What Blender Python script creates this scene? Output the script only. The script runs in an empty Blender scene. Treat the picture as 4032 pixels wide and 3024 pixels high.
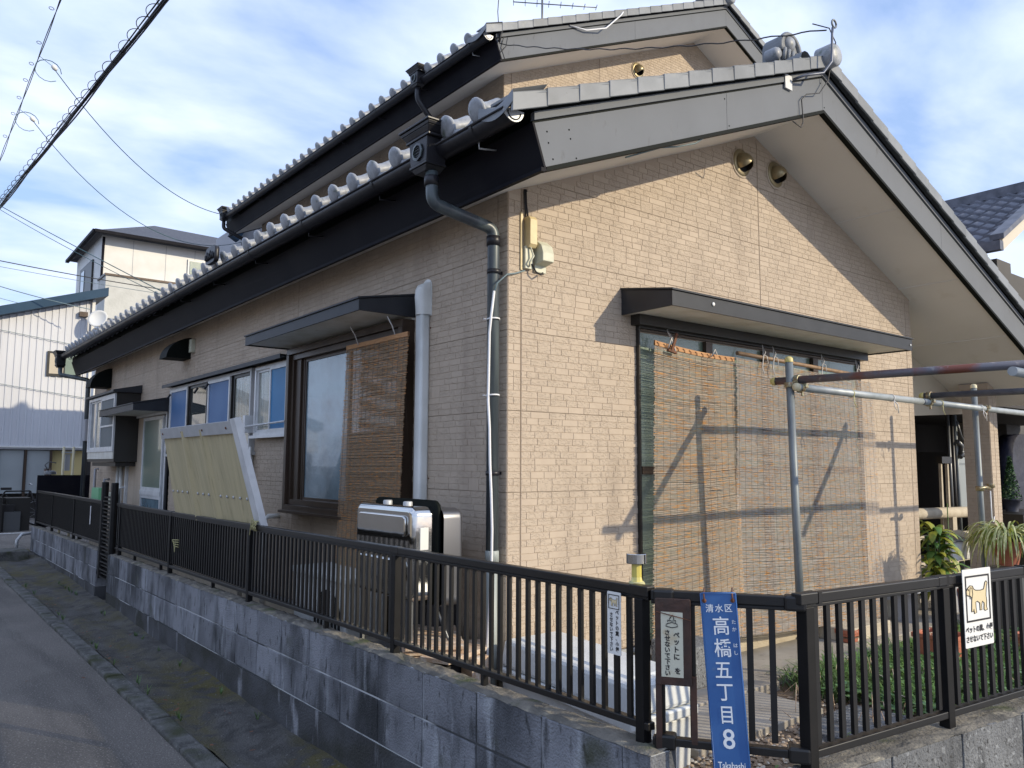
import bpy, bmesh, math, random
from mathutils import Vector, Matrix
from math import sin, cos, pi, radians
random.seed(7)
sc = bpy.context.scene
COL = sc.collection

# ------------------------------------------------------------------ camera
yaw, pitch, roll = 0.667079, 0.1003957, 0.004078
F = Vector((sin(yaw)*cos(pitch), cos(yaw)*cos(pitch), sin(pitch)))
R0 = Vector((cos(yaw), -sin(yaw), 0)); U0 = R0.cross(F)
RR = R0*cos(roll) + U0*sin(roll); UU = -R0*sin(roll) + U0*cos(roll)
cam = bpy.data.cameras.new('camera'); camo = bpy.data.objects.new('camera', cam); COL.objects.link(camo)
cam.sensor_width = 36; cam.lens = 36*3135.75/4032; cam.clip_start = .05; cam.clip_end = 2000
M = Matrix((RR, UU, -F)).transposed().to_4x4(); M.translation = Vector((-2.7205, -3.4970, 1.55))
camo.matrix_world = M
sc.camera = camo

# ------------------------------------------------------------------ light
SUN = Vector((.235, -.42, .195)).normalized()
el = math.asin(SUN.z); az = math.atan2(SUN.x, SUN.y)
w = bpy.data.worlds.new('World'); sc.world = w; w.use_nodes = True
nt = w.node_tree; nt.nodes.clear()
def N(t, typ, **k):
    n = t.nodes.new(typ)
    for a, b in k.items(): setattr(n, a, b)
    return n
sky = N(nt, 'ShaderNodeTexSky', sky_type='NISHITA', sun_disc=False, sun_elevation=el, sun_rotation=az)
sky.air_density = 1.0; sky.dust_density = .7; sky.ozone_density = 1.6
bg = N(nt, 'ShaderNodeBackground'); bg.inputs[1].default_value = .12
wo = N(nt, 'ShaderNodeOutputWorld')
tc = N(nt, 'ShaderNodeTexCoord'); sep = N(nt, 'ShaderNodeSeparateXYZ')
nt.links.new(tc.outputs['Generated'], sep.inputs[0])
mz = N(nt, 'ShaderNodeMath', operation='MAXIMUM'); mz.inputs[1].default_value = .0
nt.links.new(sep.outputs[2], mz.inputs[0])
ad = N(nt, 'ShaderNodeMath', operation='ADD'); ad.inputs[1].default_value = .16
nt.links.new(mz.outputs[0], ad.inputs[0])
dx = N(nt, 'ShaderNodeMath', operation='DIVIDE'); dy = N(nt, 'ShaderNodeMath', operation='DIVIDE')
nt.links.new(sep.outputs[0], dx.inputs[0]); nt.links.new(ad.outputs[0], dx.inputs[1])
nt.links.new(sep.outputs[1], dy.inputs[0]); nt.links.new(ad.outputs[0], dy.inputs[1])
cmb = N(nt, 'ShaderNodeCombineXYZ'); nt.links.new(dx.outputs[0], cmb.inputs[0]); nt.links.new(dy.outputs[0], cmb.inputs[1])
mp = N(nt, 'ShaderNodeMapping'); mp.inputs['Rotation'].default_value = (0, 0, radians(35)); mp.inputs['Scale'].default_value = (1.15, 1.75, 1)
mp.inputs['Location'].default_value = (1.3, .4, 0)
nt.links.new(cmb.outputs[0], mp.inputs[0])
n1 = N(nt, 'ShaderNodeTexNoise'); n1.inputs['Scale'].default_value = 1.25; n1.inputs['Detail'].default_value = 7; n1.inputs['Roughness'].default_value = .52
n1.inputs['Distortion'].default_value = .15
nt.links.new(mp.outputs[0], n1.inputs['Vector'])
rp = N(nt, 'ShaderNodeValToRGB'); e = rp.color_ramp.elements
e[0].position = .36; e[0].color = (.0, .0, .0, 1); e[1].position = .60; e[1].color = (1, 1, 1, 1)
nt.links.new(n1.outputs[0], rp.inputs[0])
n2 = N(nt, 'ShaderNodeTexNoise'); n2.inputs['Scale'].default_value = 2.2; n2.inputs['Detail'].default_value = 6
nt.links.new(mp.outputs[0], n2.inputs['Vector'])
mxc = N(nt, 'ShaderNodeMixRGB'); mxc.inputs[1].default_value = (4.9, 6.0, 8.5, 1); mxc.inputs[2].default_value = (6.6, 7.2, 8.8, 1)
nt.links.new(n2.outputs[0], mxc.inputs[0])
mx = N(nt, 'ShaderNodeMixRGB')
vl = N(nt, 'ShaderNodeMixRGB'); vl.inputs[0].default_value = .55; vl.inputs[2].default_value = (3.6, 5.1, 8.4, 1); nt.links.new(sky.outputs[0], vl.inputs[1])
nt.links.new(rp.outputs[0], mx.inputs[0]); nt.links.new(vl.outputs[0], mx.inputs[1]); nt.links.new(mxc.outputs[0], mx.inputs[2])
nt.links.new(mx.outputs[0], bg.inputs[0]); nt.links.new(bg.outputs[0], wo.inputs[0])
sl = bpy.data.lights.new('sun', 'SUN'); sl.energy = 3.0; sl.angle = radians(.55); sl.color = (1, .87, .645)
so = bpy.data.objects.new('sun', sl); COL.objects.link(so); so.rotation_euler = SUN.to_track_quat('Z', 'Y').to_euler(); so.location = (8, -12, 12)
sc.view_settings.view_transform = 'Standard'; sc.view_settings.look = 'None'
sc.view_settings.exposure = 0.42; sc.view_settings.gamma = 1; sc.view_settings.use_curve_mapping = False

# ------------------------------------------------------------------ materials
def mat(name, col, rough=.6, metal=0., orand=0, col2=None, nscale=8., namt=(.4, .65), detail=5, bump=None, var=.0, spec=.5, stretch=None, layers=(), coat=0, trans=0, space='P'):
    """procedural material: base colour, optional second colour by noise, extra layers (colour, scale, lo, hi, stretch), bump=(scale,strength,distance)"""
    m = bpy.data.materials.new(name); m.use_nodes = True; t = m.node_tree; b = t.nodes['Principled BSDF']
    b.inputs['Roughness'].default_value = rough; b.inputs['Metallic'].default_value = metal
    b.inputs['Specular IOR Level'].default_value = spec
    if coat: b.inputs['Coat Weight'].default_value = coat
    if trans: b.inputs['Transmission Weight'].default_value = trans
    if space == 'P':
        g = N(t, 'ShaderNodeNewGeometry'); P = g.outputs['Position']
    else:
        g = N(t, 'ShaderNodeTexCoord'); P = g.outputs['Object']
    def vec(st):
        if not st: return P
        q = N(t, 'ShaderNodeMapping'); q.inputs['Scale'].default_value = st; t.links.new(P, q.inputs[0]); return q.outputs[0]
    def noise(sc_, st=None, det=detail):
        n = N(t, 'ShaderNodeTexNoise'); n.inputs['Scale'].default_value = sc_; n.inputs['Detail'].default_value = det
        t.links.new(vec(st), n.inputs['Vector']); return n.outputs[0]
    cur = N(t, 'ShaderNodeRGB'); cur.outputs[0].default_value = (*col, 1); cur = cur.outputs[0]
    def over(cur, c, fac):
        x = N(t, 'ShaderNodeMixRGB'); t.links.new(fac, x.inputs[0]); t.links.new(cur, x.inputs[1]); x.inputs[2].default_value = (*c, 1); return x.outputs[0]
    def ramp(src, lo, hi):
        r = N(t, 'ShaderNodeMapRange'); r.inputs[1].default_value = lo; r.inputs[2].default_value = hi; t.links.new(src, r.inputs[0]); return r.outputs[0]
    if col2: cur = over(cur, col2, ramp(noise(nscale, stretch), *namt))
    for (c, s_, lo, hi, st) in layers: cur = over(cur, c, ramp(noise(s_, st), lo, hi))
    if var:
        n = noise(2.3); r = N(t, 'ShaderNodeMapRange'); r.inputs[1].default_value = .3; r.inputs[2].default_value = .7
        r.inputs[3].default_value = 1-var; r.inputs[4].default_value = 1+var; t.links.new(n, r.inputs[0])
        x = N(t, 'ShaderNodeVectorMath', operation='SCALE'); t.links.new(cur, x.inputs[0]); t.links.new(r.outputs[0], x.inputs['Scale']); cur = x.outputs[0]
    if orand:
        oi = N(t, 'ShaderNodeObjectInfo'); r = N(t, 'ShaderNodeMapRange'); r.inputs[3].default_value = 1-orand; r.inputs[4].default_value = 1+orand; t.links.new(oi.outputs['Random'], r.inputs[0])
        x = N(t, 'ShaderNodeVectorMath', operation='SCALE'); t.links.new(cur, x.inputs[0]); t.links.new(r.outputs[0], x.inputs['Scale']); cur = x.outputs[0]
    t.links.new(cur, b.inputs['Base Color'])
    if bump:
        h = noise(bump[0], bump[3] if len(bump) > 3 else None, 6)
        bp = N(t, 'ShaderNodeBump'); bp.inputs['Strength'].default_value = bump[1]; bp.inputs['Distance'].default_value = bump[2]
        t.links.new(h, bp.inputs['Height']); t.links.new(bp.outputs[0], b.inputs['Normal'])
    return m
MT = {}
SD = (.470, .385, .298)
MT['brick_smooth'] = mat('brick_smooth', SD, .75, layers=(((.36, .29, .225), 1.3, .55, .78, (3, 3, .35)),), col2=(.445, .362, .28), nscale=14, bump=(60, .25, .004), var=.05)
def rough_brick():
    m = mat('brick_rough', SD, .8, layers=(((.36, .29, .225), 1.3, .55, .78, (3, 3, .35)),), col2=(.44, .358, .277), nscale=14, var=.05)
    t = m.node_tree; b = t.nodes['Principled BSDF']; g = N(t, 'ShaderNodeNewGeometry')
    q = N(t, 'ShaderNodeMapping'); q.inputs['Scale'].default_value = (1, 1, 1.7); q.inputs['Rotation'].default_value = (.4, .5, 0); t.links.new(g.outputs['Position'], q.inputs[0])
    n = N(t, 'ShaderNodeTexNoise'); n.inputs['Scale'].default_value = 48; n.inputs['Detail'].default_value = 2; n.inputs['Distortion'].default_value = .8
    t.links.new(q.outputs[0], n.inputs['Vector'])
    r = N(t, 'ShaderNodeMapRange'); r.inputs[1].default_value = .52; r.inputs[2].default_value = .60; t.links.new(n.outputs[0], r.inputs[0])
    bp = N(t, 'ShaderNodeBump'); bp.invert = True; bp.inputs['Strength'].default_value = 1; bp.inputs['Distance'].default_value = .0019
    t.links.new(r.outputs[0], bp.inputs['Height']); t.links.new(bp.outputs[0], b.inputs['Normal'])
    return m
MT['brick_rough'] = rough_brick()
MT['siding_joint'] = mat('siding_joint', (.43, .345, .265), .85, bump=(40, .3, .003))
MT['sealant'] = mat('sealant', (.22, .165, .125), .7)
MT['fascia_black'] = mat('fascia_black', (.0065, .0065, .011), .6, spec=.1, col2=(.011, .011, .015), nscale=3, layers=(((.02, .02, .024), 6, .62, .8, (1, .15, 3)),))
MT['barge_grey'] = mat('barge_grey', (.170, .180, .195), .7, spec=.12, col2=(.158, .167, .181), nscale=2.5, layers=(((.19, .19, .195), 7, .62, .80, (3, 1, .35)), ((.12, .12, .122), 22, .66, .8, (1, 1, .3))))
MT['trim_black'] = mat('trim_black', (.006, .008, .007), .6, spec=.08)
MT['soffit'] = mat('soffit', (.74, .715, .67), .8, col2=(.70, .675, .63), nscale=1.5, bump=(120, .15, .002), layers=(((.58, .53, .45), 4, .62, .85, None),))
MT['tile'] = mat('roof_tile', orand=.14, col= (.215, .228, .245), rough=.5, metal=.0, spec=.3, col2=(.17, .182, .195), nscale=5, layers=(((.25, .26, .25), 11, .6, .8, None), ((.11, .12, .11), 30, .68, .8, None)), bump=(50, .15, .002), var=.1)
MT['tile_disc'] = mat('roof_tile_weathered', orand=.14, col= (.30, .315, .34), rough=.45, metal=.0, col2=(.23, .24, .26), nscale=30, layers=(((.10, .12, .10), 18, .58, .74, None),), bump=(90, .4, .002))
MT['gutter'] = mat('gutter_black', (.012, .012, .016), .4, spec=.4, col2=(.02, .02, .024), nscale=12, layers=(((.04, .044, .044), 25, .66, .8, (1, .2, 1)),))
MT['pipe_dark'] = mat('downpipe_slate', (.05, .062, .072), .35, col2=(.10, .125, .125), nscale=6, stretch=(3, 3, .25), layers=(((.035, .04, .05), 5, .5, .7, (3, 3, .2)),))
MT['pipe_pale'] = mat('downpipe_pale', (.33, .36, .35), .5, col2=(.25, .28, .27), nscale=8, stretch=(3, 3, .3))
MT['white_plastic'] = mat('white_plastic', (.68, .69, .67), .4, col2=(.60, .61, .585), nscale=5, layers=(((.42, .41, .36), 14, .66, .85, (2, 2, .3)),))
MT['cream_plastic'] = mat('cream_plastic', (.62, .50, .27), .45, col2=(.55, .44, .23), nscale=20)
MT['ivory_plastic'] = mat('ivory_plastic', (.56, .56, .44), .45, col2=(.5, .5, .39), nscale=20)
MT['black_cable'] = mat('black_cable', (.015, .015, .018), .5)
MT['grey_cable'] = mat('grey_cable', (.16, .22, .24), .5)
MT['white_cable'] = mat('white_cable', (.75, .75, .76), .4)
MT['teal_cable'] = mat('teal_cable', (.03, .09, .10), .5)
MT['alu'] = mat('aluminium', (.42, .43, .44), .45, .25, col2=(.47, .48, .49), nscale=10)
MT['white_frame'] = mat('white_sash', (.66, .67, .68), .4, .1, col2=(.56, .57, .58), nscale=9)
MT['brown_frame'] = mat('brown_frame', (.055, .036, .024), .38, .3, col2=(.075, .05, .034), nscale=7, stretch=(1, 1, .2))
MT['dark_frame'] = mat('dark_frame', (.02, .018, .016), .4)
MT['awning_black'] = mat('awning_black', (.024, .026, .031), .5, .0, spec=.3, col2=(.032, .034, .039), nscale=5)
MT['awning_under'] = mat('awning_underside', (.66, .65, .60), .6, col2=(.56, .54, .47), nscale=6, layers=(((.22, .15, .08), 10, .66, .85, None),))
def glass(name, col, rough, bs, bd, stretch=None, col2=None, ns=2):
    return mat(name, col, rough, 0, col2=col2 or tuple(c*.8 for c in col), nscale=ns, bump=(bs, .6, bd, stretch), spec=.9, coat=.6)
MT['frost_blue'] = glass('frosted_glass_blue', (.20, .30, .36), .22, 5, .012, col2=(.12, .18, .22), ns=3)
MT['frost_green'] = glass('frosted_glass_green', (.17, .23, .18), .28, 70, .004)
MT['frost_ripple'] = glass('rippled_glass', (.24, .25, .21), .12, 22, .02, (1, 1, .22))
MT['clear_dark'] = glass('clear_glass', (.05, .06, .06), .03, 1.5, .002)
MT['screen_refl_blue'] = mat('screen_reflected_blue', (.055, .135, .30), .55, col2=(.07, .16, .33), nscale=3)  # blue of reflected sky and curtain put into the screen colour
MT['screen_refl_bright'] = mat('screen_reflected_bright', (.02, .17, .38), .5, col2=(.03, .2, .42), nscale=3)  # brighter blue reflection put into the base colour
MT['screen_grey'] = mat('grey_insect_screen', (.13, .15, .16), .6, col2=(.11, .13, .14), nscale=3)
def reed(name, a, b_, c):
    m = mat(name, a, .7, col2=b_, nscale=30, stretch=(.5, .5, 6), layers=((c, 24, .55, .62, (.6, .6, 9)), ((.07, .06, .055), 9, .66, .74, (.5, .5, 14))), spec=.3)
    return m
MT['reed_grey'] = reed('reed_weathered', (.42, .38, .345), (.27, .235, .205), (.55, .28, .09))
MT['reed_gold'] = reed('reed_golden', (.42, .355, .285), (.27, .22, .165), (.56, .28, .09))
MT['reed_brown'] = reed('reed_brown', (.36, .25, .15), (.22, .155, .10), (.62, .27, .08))
MT['reed_fresh'] = reed('reed_orange_top', (.50, .27, .13), (.42, .22, .10), (.55, .32, .16))
MT['thread'] = mat('blind_thread', (.17, .14, .12), .9)
MT['bamboo'] = mat('bamboo_pole', (.30, .19, .11), .55, col2=(.2, .13, .08), nscale=20)
MT['fence'] = mat('fence_bronze', (.0045, .0045, .005), .38, .0, spec=.5, col2=(.007, .0065, .007), nscale=12, layers=(((.02, .018, .017), 40, .70, .8, None),))
MT['fence_post'] = mat('fence_post_black', (.004, .004, .0045), .5, .0, spec=.25, col2=(.007, .0065, .007), nscale=12)
MT['block'] = mat('concrete_block', orand=.22, col=(.22, .23, .255), rough=.92, col2=(.10, .105, .12), nscale=3, detail=8,
    layers=(((.03, .033, .037), 1.9, .50, .66, (1.6, 1.6, .8)), ((.33, .35, .38), 5, .60, .74, (2, 2, .4)), ((.045, .048, .052), 14, .58, .72, (1, 1, .25)), ((.03, .032, .034), 30, .6, .72, (1, 1, .4)), ((.055, .06, .04), 3.5, .62, .8, (1, 1, 1.2))), bump=(110, 1, .010))
MT['block_base'] = mat('wall_base_stained', (.07, .073, .08), .95, col2=(.035, .036, .038), nscale=3, detail=8,
    layers=(((.30, .31, .34), 3.2, .60, .72, (2.5, 2.5, .5)), ((.03, .031, .026), 2.2, .5, .64, (1, 1, 1.5))), bump=(80, 1, .01))
MT['block_light'] = mat('concrete_block_pale', orand=.15, col=(.165, .172, .18), rough=.92, col2=(.11, .114, .12), nscale=5, detail=8,
    layers=(((.035, .037, .04), 4, .56, .70, (2, 2, .6)), ((.26, .27, .28), 45, .56, .68, None), ((.05, .05, .05), 70, .58, .66, None), ((.24, .25, .26), 7, .6, .75, (2, 2, .3))), bump=(110, 1, .010))
MT['coping'] = mat('block_top', (.18, .165, .14), .95, col2=(.09, .085, .075), nscale=7, detail=8, layers=(((.30, .27, .21), 16, .56, .7, None), ((.06, .075, .03), 6, .58, .72, None)), bump=(80, 1, .008))
MT['balcony'] = mat('balcony_panel', (.50, .50, .47), .7, col2=(.45, .45, .42), nscale=3, bump=(14, .4, .02))
MT['navy_cloth'] = mat('navy_cloth', (.012, .014, .032), .6, col2=(.02, .023, .05), nscale=2, bump=(4, .6, .04))
MT['mortar'] = mat('mortar', (.50, .52, .54), .95, col2=(.06, .065, .07), nscale=1.7, namt=(.47, .56), bump=(100, .5, .004))
MT['concrete'] = mat('concrete', (.36, .33, .285), .9, col2=(.29, .26, .22), nscale=4, detail=8, layers=(((.2, .18, .15), 14, .62, .8, None),), bump=(90, .5, .004))
MT['foundation'] = mat('foundation_cream', (.50, .44, .34), .9, col2=(.43, .37, .28), nscale=9, bump=(60, .7, .008))
MT['road'] = mat('asphalt', (.160, .145, .132), .92, col2=(.115, .105, .096), nscale=1.1, detail=9, layers=(((.10, .092, .085), .8, .52, .60, (3.5, .35, 1)), ((.34, .32, .29), 90, .56, .70, None), ((.07, .066, .064), 60, .62, .7, None), ((.20, .188, .17), 2.5, .6, .8, (1, .25, 1))), bump=(120, 1, .012))
MT['front_street'] = mat('front_street', (.30, .29, .275), .9, col2=(.24, .23, .22), nscale=2, detail=8, bump=(100, .6, .006))
MT['verge'] = mat('mossy_concrete', (.09, .087, .084), .95, col2=(.05, .048, .046), nscale=3, detail=9, layers=(((.072, .062, .018), 1.7, .44, .62, (1.6, .45, 1)), ((.05, .048, .045), 9, .50, .62, None), ((.16, .155, .15), 60, .62, .72, None), ((.022, .022, .022), 6, .58, .75, None)), bump=(70, 1, .012))
MT['kerb'] = mat('kerb_concrete', (.12, .12, .115), .95, col2=(.06, .06, .058), nscale=12, detail=8, layers=(((.2, .2, .19), 40, .6, .72, None), ((.04, .045, .02), 5, .52, .68, None)), bump=(90, 1, .01))
MT['soil'] = mat('garden_soil', (.20, .14, .09), .95, col2=(.13, .09, .06), nscale=14, detail=8, bump=(60, 1, .015))
MT['pebble'] = mat('pebbles', (.34, .25, .17), .8, col2=(.22, .165, .12), nscale=9, layers=(((.55, .50, .42), 22, .55, .6, None),))
MT['leaf_dark'] = mat('leaf_dark', (.085, .19, .042), .45, col2=(.12, .23, .05), nscale=9)
MT['leaf_fresh'] = mat('leaf_fresh', (.085, .15, .035), .5, col2=(.05, .11, .03), nscale=9)
MT['leaf_yellow'] = mat('leaf_yellow_green', (.34, .34, .05), .5, col2=(.11, .19, .03), nscale=14)
MT['leaf_cream'] = mat('leaf_cream', (.62, .62, .34), .5, col2=(.30, .38, .12), nscale=30)
MT['leaf_ivy'] = mat('leaf_ivy', (.075, .17, .06), .45, col2=(.12, .22, .07), nscale=12)
MT['terracotta'] = mat('terracotta_plastic', (.42, .14, .08), .55, col2=(.34, .115, .07), nscale=6)
MT['steel'] = mat('stainless_steel', (.60, .60, .59), .09, 1.0, col2=(.5, .5, .48), nscale=2, stretch=(1, 1, .15), bump=(2.5, .25, .01))
MT['steel_shaded'] = mat('tank_steel_shaded', (.17, .17, .18), .35, .8)  # shade on the rear half put into a darker steel colour
MT['grey_metal'] = mat('grey_metal', (.12, .125, .13), .35, .4)
MT['galv'] = mat('galvanised_pipe', (.20, .225, .235), .5, .2, col2=(.14, .16, .175), nscale=14, stretch=(1, 1, .3), layers=(((.13, .07, .045), 12, .66, .76, None),))
MT['galv_rust'] = mat('rusty_pipe', (.14, .14, .165), .5, .5, col2=(.19, .07, .05), nscale=5, namt=(.44, .6), layers=(((.28, .26, .26), 25, .62, .75, None),))
MT['galv_dark'] = mat('dull_blue_pipe', (.085, .095, .125), .4, .5, col2=(.13, .14, .17), nscale=12)
MT['galv_bright'] = mat('bright_pipe', (.36, .39, .41), .5, .2, col2=(.27, .30, .31), nscale=9)
MT['cap_yellow'] = mat('pipe_cap_yellow', (.60, .50, .20), .5, col2=(.45, .40, .12), nscale=30)
MT['cap_ivory'] = mat('pipe_cap_ivory', (.60, .54, .36), .5)
MT['rust'] = mat('rust', (.17, .065, .03), .8, col2=(.09, .04, .025), nscale=40)
MT['clamp'] = mat('zinc_clamp', (.34, .33, .22), .4, .6, col2=(.22, .13, .07), nscale=60)
MT['frp'] = mat('frp_box', (.66, .68, .68), .5, col2=(.58, .60, .61), nscale=5, layers=(((.42, .44, .45), 8, .6, .8, None),), bump=(25, .3, .004))
MT['wood_pale'] = mat('weathered_wood', (.48, .33, .22), .8, col2=(.60, .52, .43), nscale=6, stretch=(10, 1, 6), bump=(20, .6, .004, (6, 1, 6)))
MT['yellow_frp'] = mat('yellow_frp_sheet', (.50, .43, .26), .6, col2=(.42, .365, .22), nscale=3, stretch=(1, 5, .5), layers=(((.22, .185, .10), 12, .58, .78, (1, 4, .25)), ((.45, .38, .20), 60, .6, .75, None)), bump=(30, .2, .003))
MT['sign_white'] = mat('sign_white', (.72, .72, .70), .35)
MT['sign_blue'] = mat('sign_blue', (.028, .10, .29), .35, col2=(.04, .125, .33), nscale=7, layers=(((.09, .16, .28), 20, .66, .8, None),))
MT['sign_black'] = mat('sign_ink_black', (.008, .008, .012), .5)
MT['sign_letter'] = mat('sign_letter_white', (.72, .76, .80), .4)
MT['dog_fur'] = mat('dog_print_cream', (.66, .55, .34), .4)
MT['sign_rust'] = mat('sign_rusty_board', (.055, .024, .016), .5, col2=(.03, .016, .012), nscale=18, bump=(40, .6, .004))
MT['sign_old'] = mat('sign_yellowed_paper', (.56, .55, .44), .45, col2=(.42, .27, .10), nscale=12, namt=(.56, .75))
MT['cream_wall'] = mat('cream_stucco', (.52, .46, .36), .85, col2=(.48, .42, .33), nscale=2, bump=(90, .3, .003))
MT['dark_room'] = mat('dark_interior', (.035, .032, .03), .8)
MT['metal_siding'] = mat('white_corrugated', (.56, .57, .60), .5, col2=(.50, .51, .54), nscale=.8, stretch=(1, 1, .3))
MT['white_wall'] = mat('white_cladding', (.70, .70, .68), .6, col2=(.61, .60, .56), nscale=1)
MT['grey_wall'] = mat('grey_cladding', (.36, .37, .40), .7, col2=(.32, .33, .36), nscale=1, bump=(18, .4, .01))
MT['blue_trim'] = mat('blue_metal_trim', (.02, .05, .09), .6, spec=.2, col2=(.026, .06, .105), nscale=2)
MT['slate_roof'] = mat('slate_roof', (.058, .062, .078), .6, col2=(.08, .085, .10), nscale=6)
MT['nb_tile'] = mat('neighbour_tile', (.115, .12, .15), .45, col2=(.06, .065, .085), nscale=5)
MT['nb_wall'] = mat('neighbour_wall', (.085, .08, .075), .8, col2=(.07, .066, .062), nscale=2)
MT['nb_barge'] = mat('neighbour_barge', (.58, .52, .42), .6)
MT['bronze'] = mat('vent_bronze', (.30, .25, .15), .38, .75, col2=(.33, .27, .16), nscale=12)
MT['caulk'] = mat('caulk', (.50, .42, .33), .8)
MT['hole'] = mat('vent_hole', (.004, .004, .004), .9)
MT['lamp_glass'] = mat('lamp_glass_yellow', (.62, .52, .12), .15, spec=.8, coat=.5)
MT['green_plastic'] = mat('green_plastic', (.16, .42, .22), .5)
MT['rope'] = mat('rope_yellow', (.46, .43, .22), .9)
MT['rope_white'] = mat('cord_white', (.62, .60, .58), .9)
MT['mirror_paper'] = mat('sticker_white', (.70, .70, .66), .4)
MT['tarp_brown'] = mat('tarp_black', (.02, .02, .024), .6, bump=(30, .4, .01))
MT['panel_grey'] = mat('garage_panel', (.33, .36, .37), .4, .1, col2=(.29, .32, .33), nscale=1)
MT['panel_yellow'] = mat('garage_room_wall', (.52, .42, .19), .6)
MT['bark'] = mat('dark_rubber', (.02, .018, .018), .8)
MT['tree_leaf'] = mat('cypress_leaf', (.045, .11, .03), .6, col2=(.03, .07, .02), nscale=20)

# ------------------------------------------------------------------ builders
ROOT = {}
def origin(p): return ROOT.get(p.name, Vector((0, 0, 0))) if p else Vector((0, 0, 0))
class MB:
    def __init__(s): s.v = []; s.f = []; s.m = []; s.s = []
    def add(s, vs, fs, mi=0, sm=False):
        o = len(s.v); s.v += [Vector(x) for x in vs]
        for f in fs: s.f.append(tuple(o+i for i in f)); s.m.append(mi); s.s.append(sm)
        return s
    def box(s, a, b, mi=0):
        x0, y0, z0 = a; x1, y1, z1 = b
        return s.add([(x0,y0,z0),(x1,y0,z0),(x1,y1,z0),(x0,y1,z0),(x0,y0,z1),(x1,y0,z1),(x1,y1,z1),(x0,y1,z1)],
            [(3,2,1,0),(4,5,6,7),(0,1,5,4),(1,2,6,5),(2,3,7,6),(3,0,4,7)], mi)
    def obb(s, c, u, v, w_, mi=0):
        c, u, v, w_ = map(Vector, (c, u, v, w_))
        P = [c+u*a+v*b+w_*d for d in (-1, 1) for a, b in ((-1,-1),(1,-1),(1,1),(-1,1))]
        return s.add(P, [(3,2,1,0),(4,5,6,7),(0,1,5,4),(1,2,6,5),(2,3,7,6),(3,0,4,7)], mi)
    def beam(s, a, b, wd, ht, mi=0, up=(0,0,1)):
        a, b = Vector(a), Vector(b); d = (b-a); L = d.length; d.normalize(); sd = d.cross(Vector(up)).normalized(); u = sd.cross(d)
        return s.obb((a+b)/2, d*L/2, sd*wd/2, u*ht/2, mi)
    def prism(s, poly, o, u, v, w_, mi=0, sm=False):
        """poly in (u,v), extruded along w_"""
        o, u, v, w_ = map(Vector, (o, u, v, w_)); n = len(poly)
        A = [o+u*p[0]+v*p[1] for p in poly]; B = [q+w_ for q in A]
        s.add(A+B, [tuple(range(n)), tuple(range(2*n-1, n-1, -1))], mi)
        return s.add(A+B, [(i, i+n, (i+1) % n+n, (i+1) % n) for i in range(n)], mi, sm)
    def tube(s, pts, r, n=8, mi=0, cap=True, sm=True):
        pts = [Vector(p) for p in pts]; rings = []; up = None
        for i, p in enumerate(pts):
            d = (pts[min(i+1, len(pts)-1)]-pts[max(i-1, 0)])
            if d.length < 1e-9: d = Vector((0, 0, 1))
            d.normalize()
            if up is None: up = d.orthogonal().normalized()
            up = (up-d*up.dot(d))
            if up.length < 1e-6: up = d.orthogonal()
            up.normalize(); sd = d.cross(up)
            rr = r[i] if isinstance(r, (list, tuple)) else r
            k = 1.0
            if 0 < i < len(pts)-1:
                c = (pts[i]-pts[i-1]).normalized().dot((pts[i+1]-pts[i]).normalized()); k = min(1.5, 1/max(.5, math.sqrt(max(.01, (1+c)/2))))
                k = 1
            rings.append([p+(up*cos(a)+sd*sin(a))*rr*k for a in [2*pi*j/n for j in range(n)]])
        V = [q for g in rings for q in g]; f = []
        for i in range(len(pts)-1):
            for j in range(n): f.append((i*n+j, i*n+(j+1) % n, (i+1)*n+(j+1) % n, (i+1)*n+j))
        s.add(V, f, mi, sm)
        if cap: s.add(V, [tuple(range(n-1, -1, -1)), tuple(range((len(pts)-1)*n, len(pts)*n))], mi)
        return s
    def lathe(s, prof, o, ax, n=16, mi=0, sm=True, a0=0, a1=2*pi):
        """prof: (radius, height along ax)"""
        ax = Vector(ax).normalized(); u = ax.orthogonal().normalized(); v = ax.cross(u); o = Vector(o)
        full = abs(a1-a0-2*pi) < 1e-6; m = n if full else n+1
        V = [o+ax*h+(u*cos(a0+(a1-a0)*j/n)+v*sin(a0+(a1-a0)*j/n))*r for r, h in prof for j in range(m)]
        f = []
        for i in range(len(prof)-1):
            for j in range(n): f.append((i*m+j, i*m+(j+1) % m, (i+1)*m+(j+1) % m, (i+1)*m+j))
        return s.add(V, f, mi, sm)
    def rbox(s, a, b, r, mi=0, ax=0, seg=5, bulge=0):
        """rounded-corner box; corners rounded round axis ax"""
        lo = [min(a[i], b[i]) for i in range(3)]; hi = [max(a[i], b[i]) for i in range(3)]
        i, j = [(1, 2), (0, 2), (0, 1)][ax]
        pol = []
        for (ci, cj, a0) in ((hi[i]-r, hi[j]-r, 0), (lo[i]+r, hi[j]-r, pi/2), (lo[i]+r, lo[j]+r, pi), (hi[i]-r, lo[j]+r, 1.5*pi)):
            for k in range(seg+1): q = a0+pi/2*k/seg; pol.append((ci+r*cos(q), cj+r*sin(q)))
        e = [Vector((1,0,0)), Vector((0,1,0)), Vector((0,0,1))]
        return s.prism(pol, e[ax]*lo[ax], e[i], e[j], e[ax]*(hi[ax]-lo[ax]), mi, True)
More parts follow.
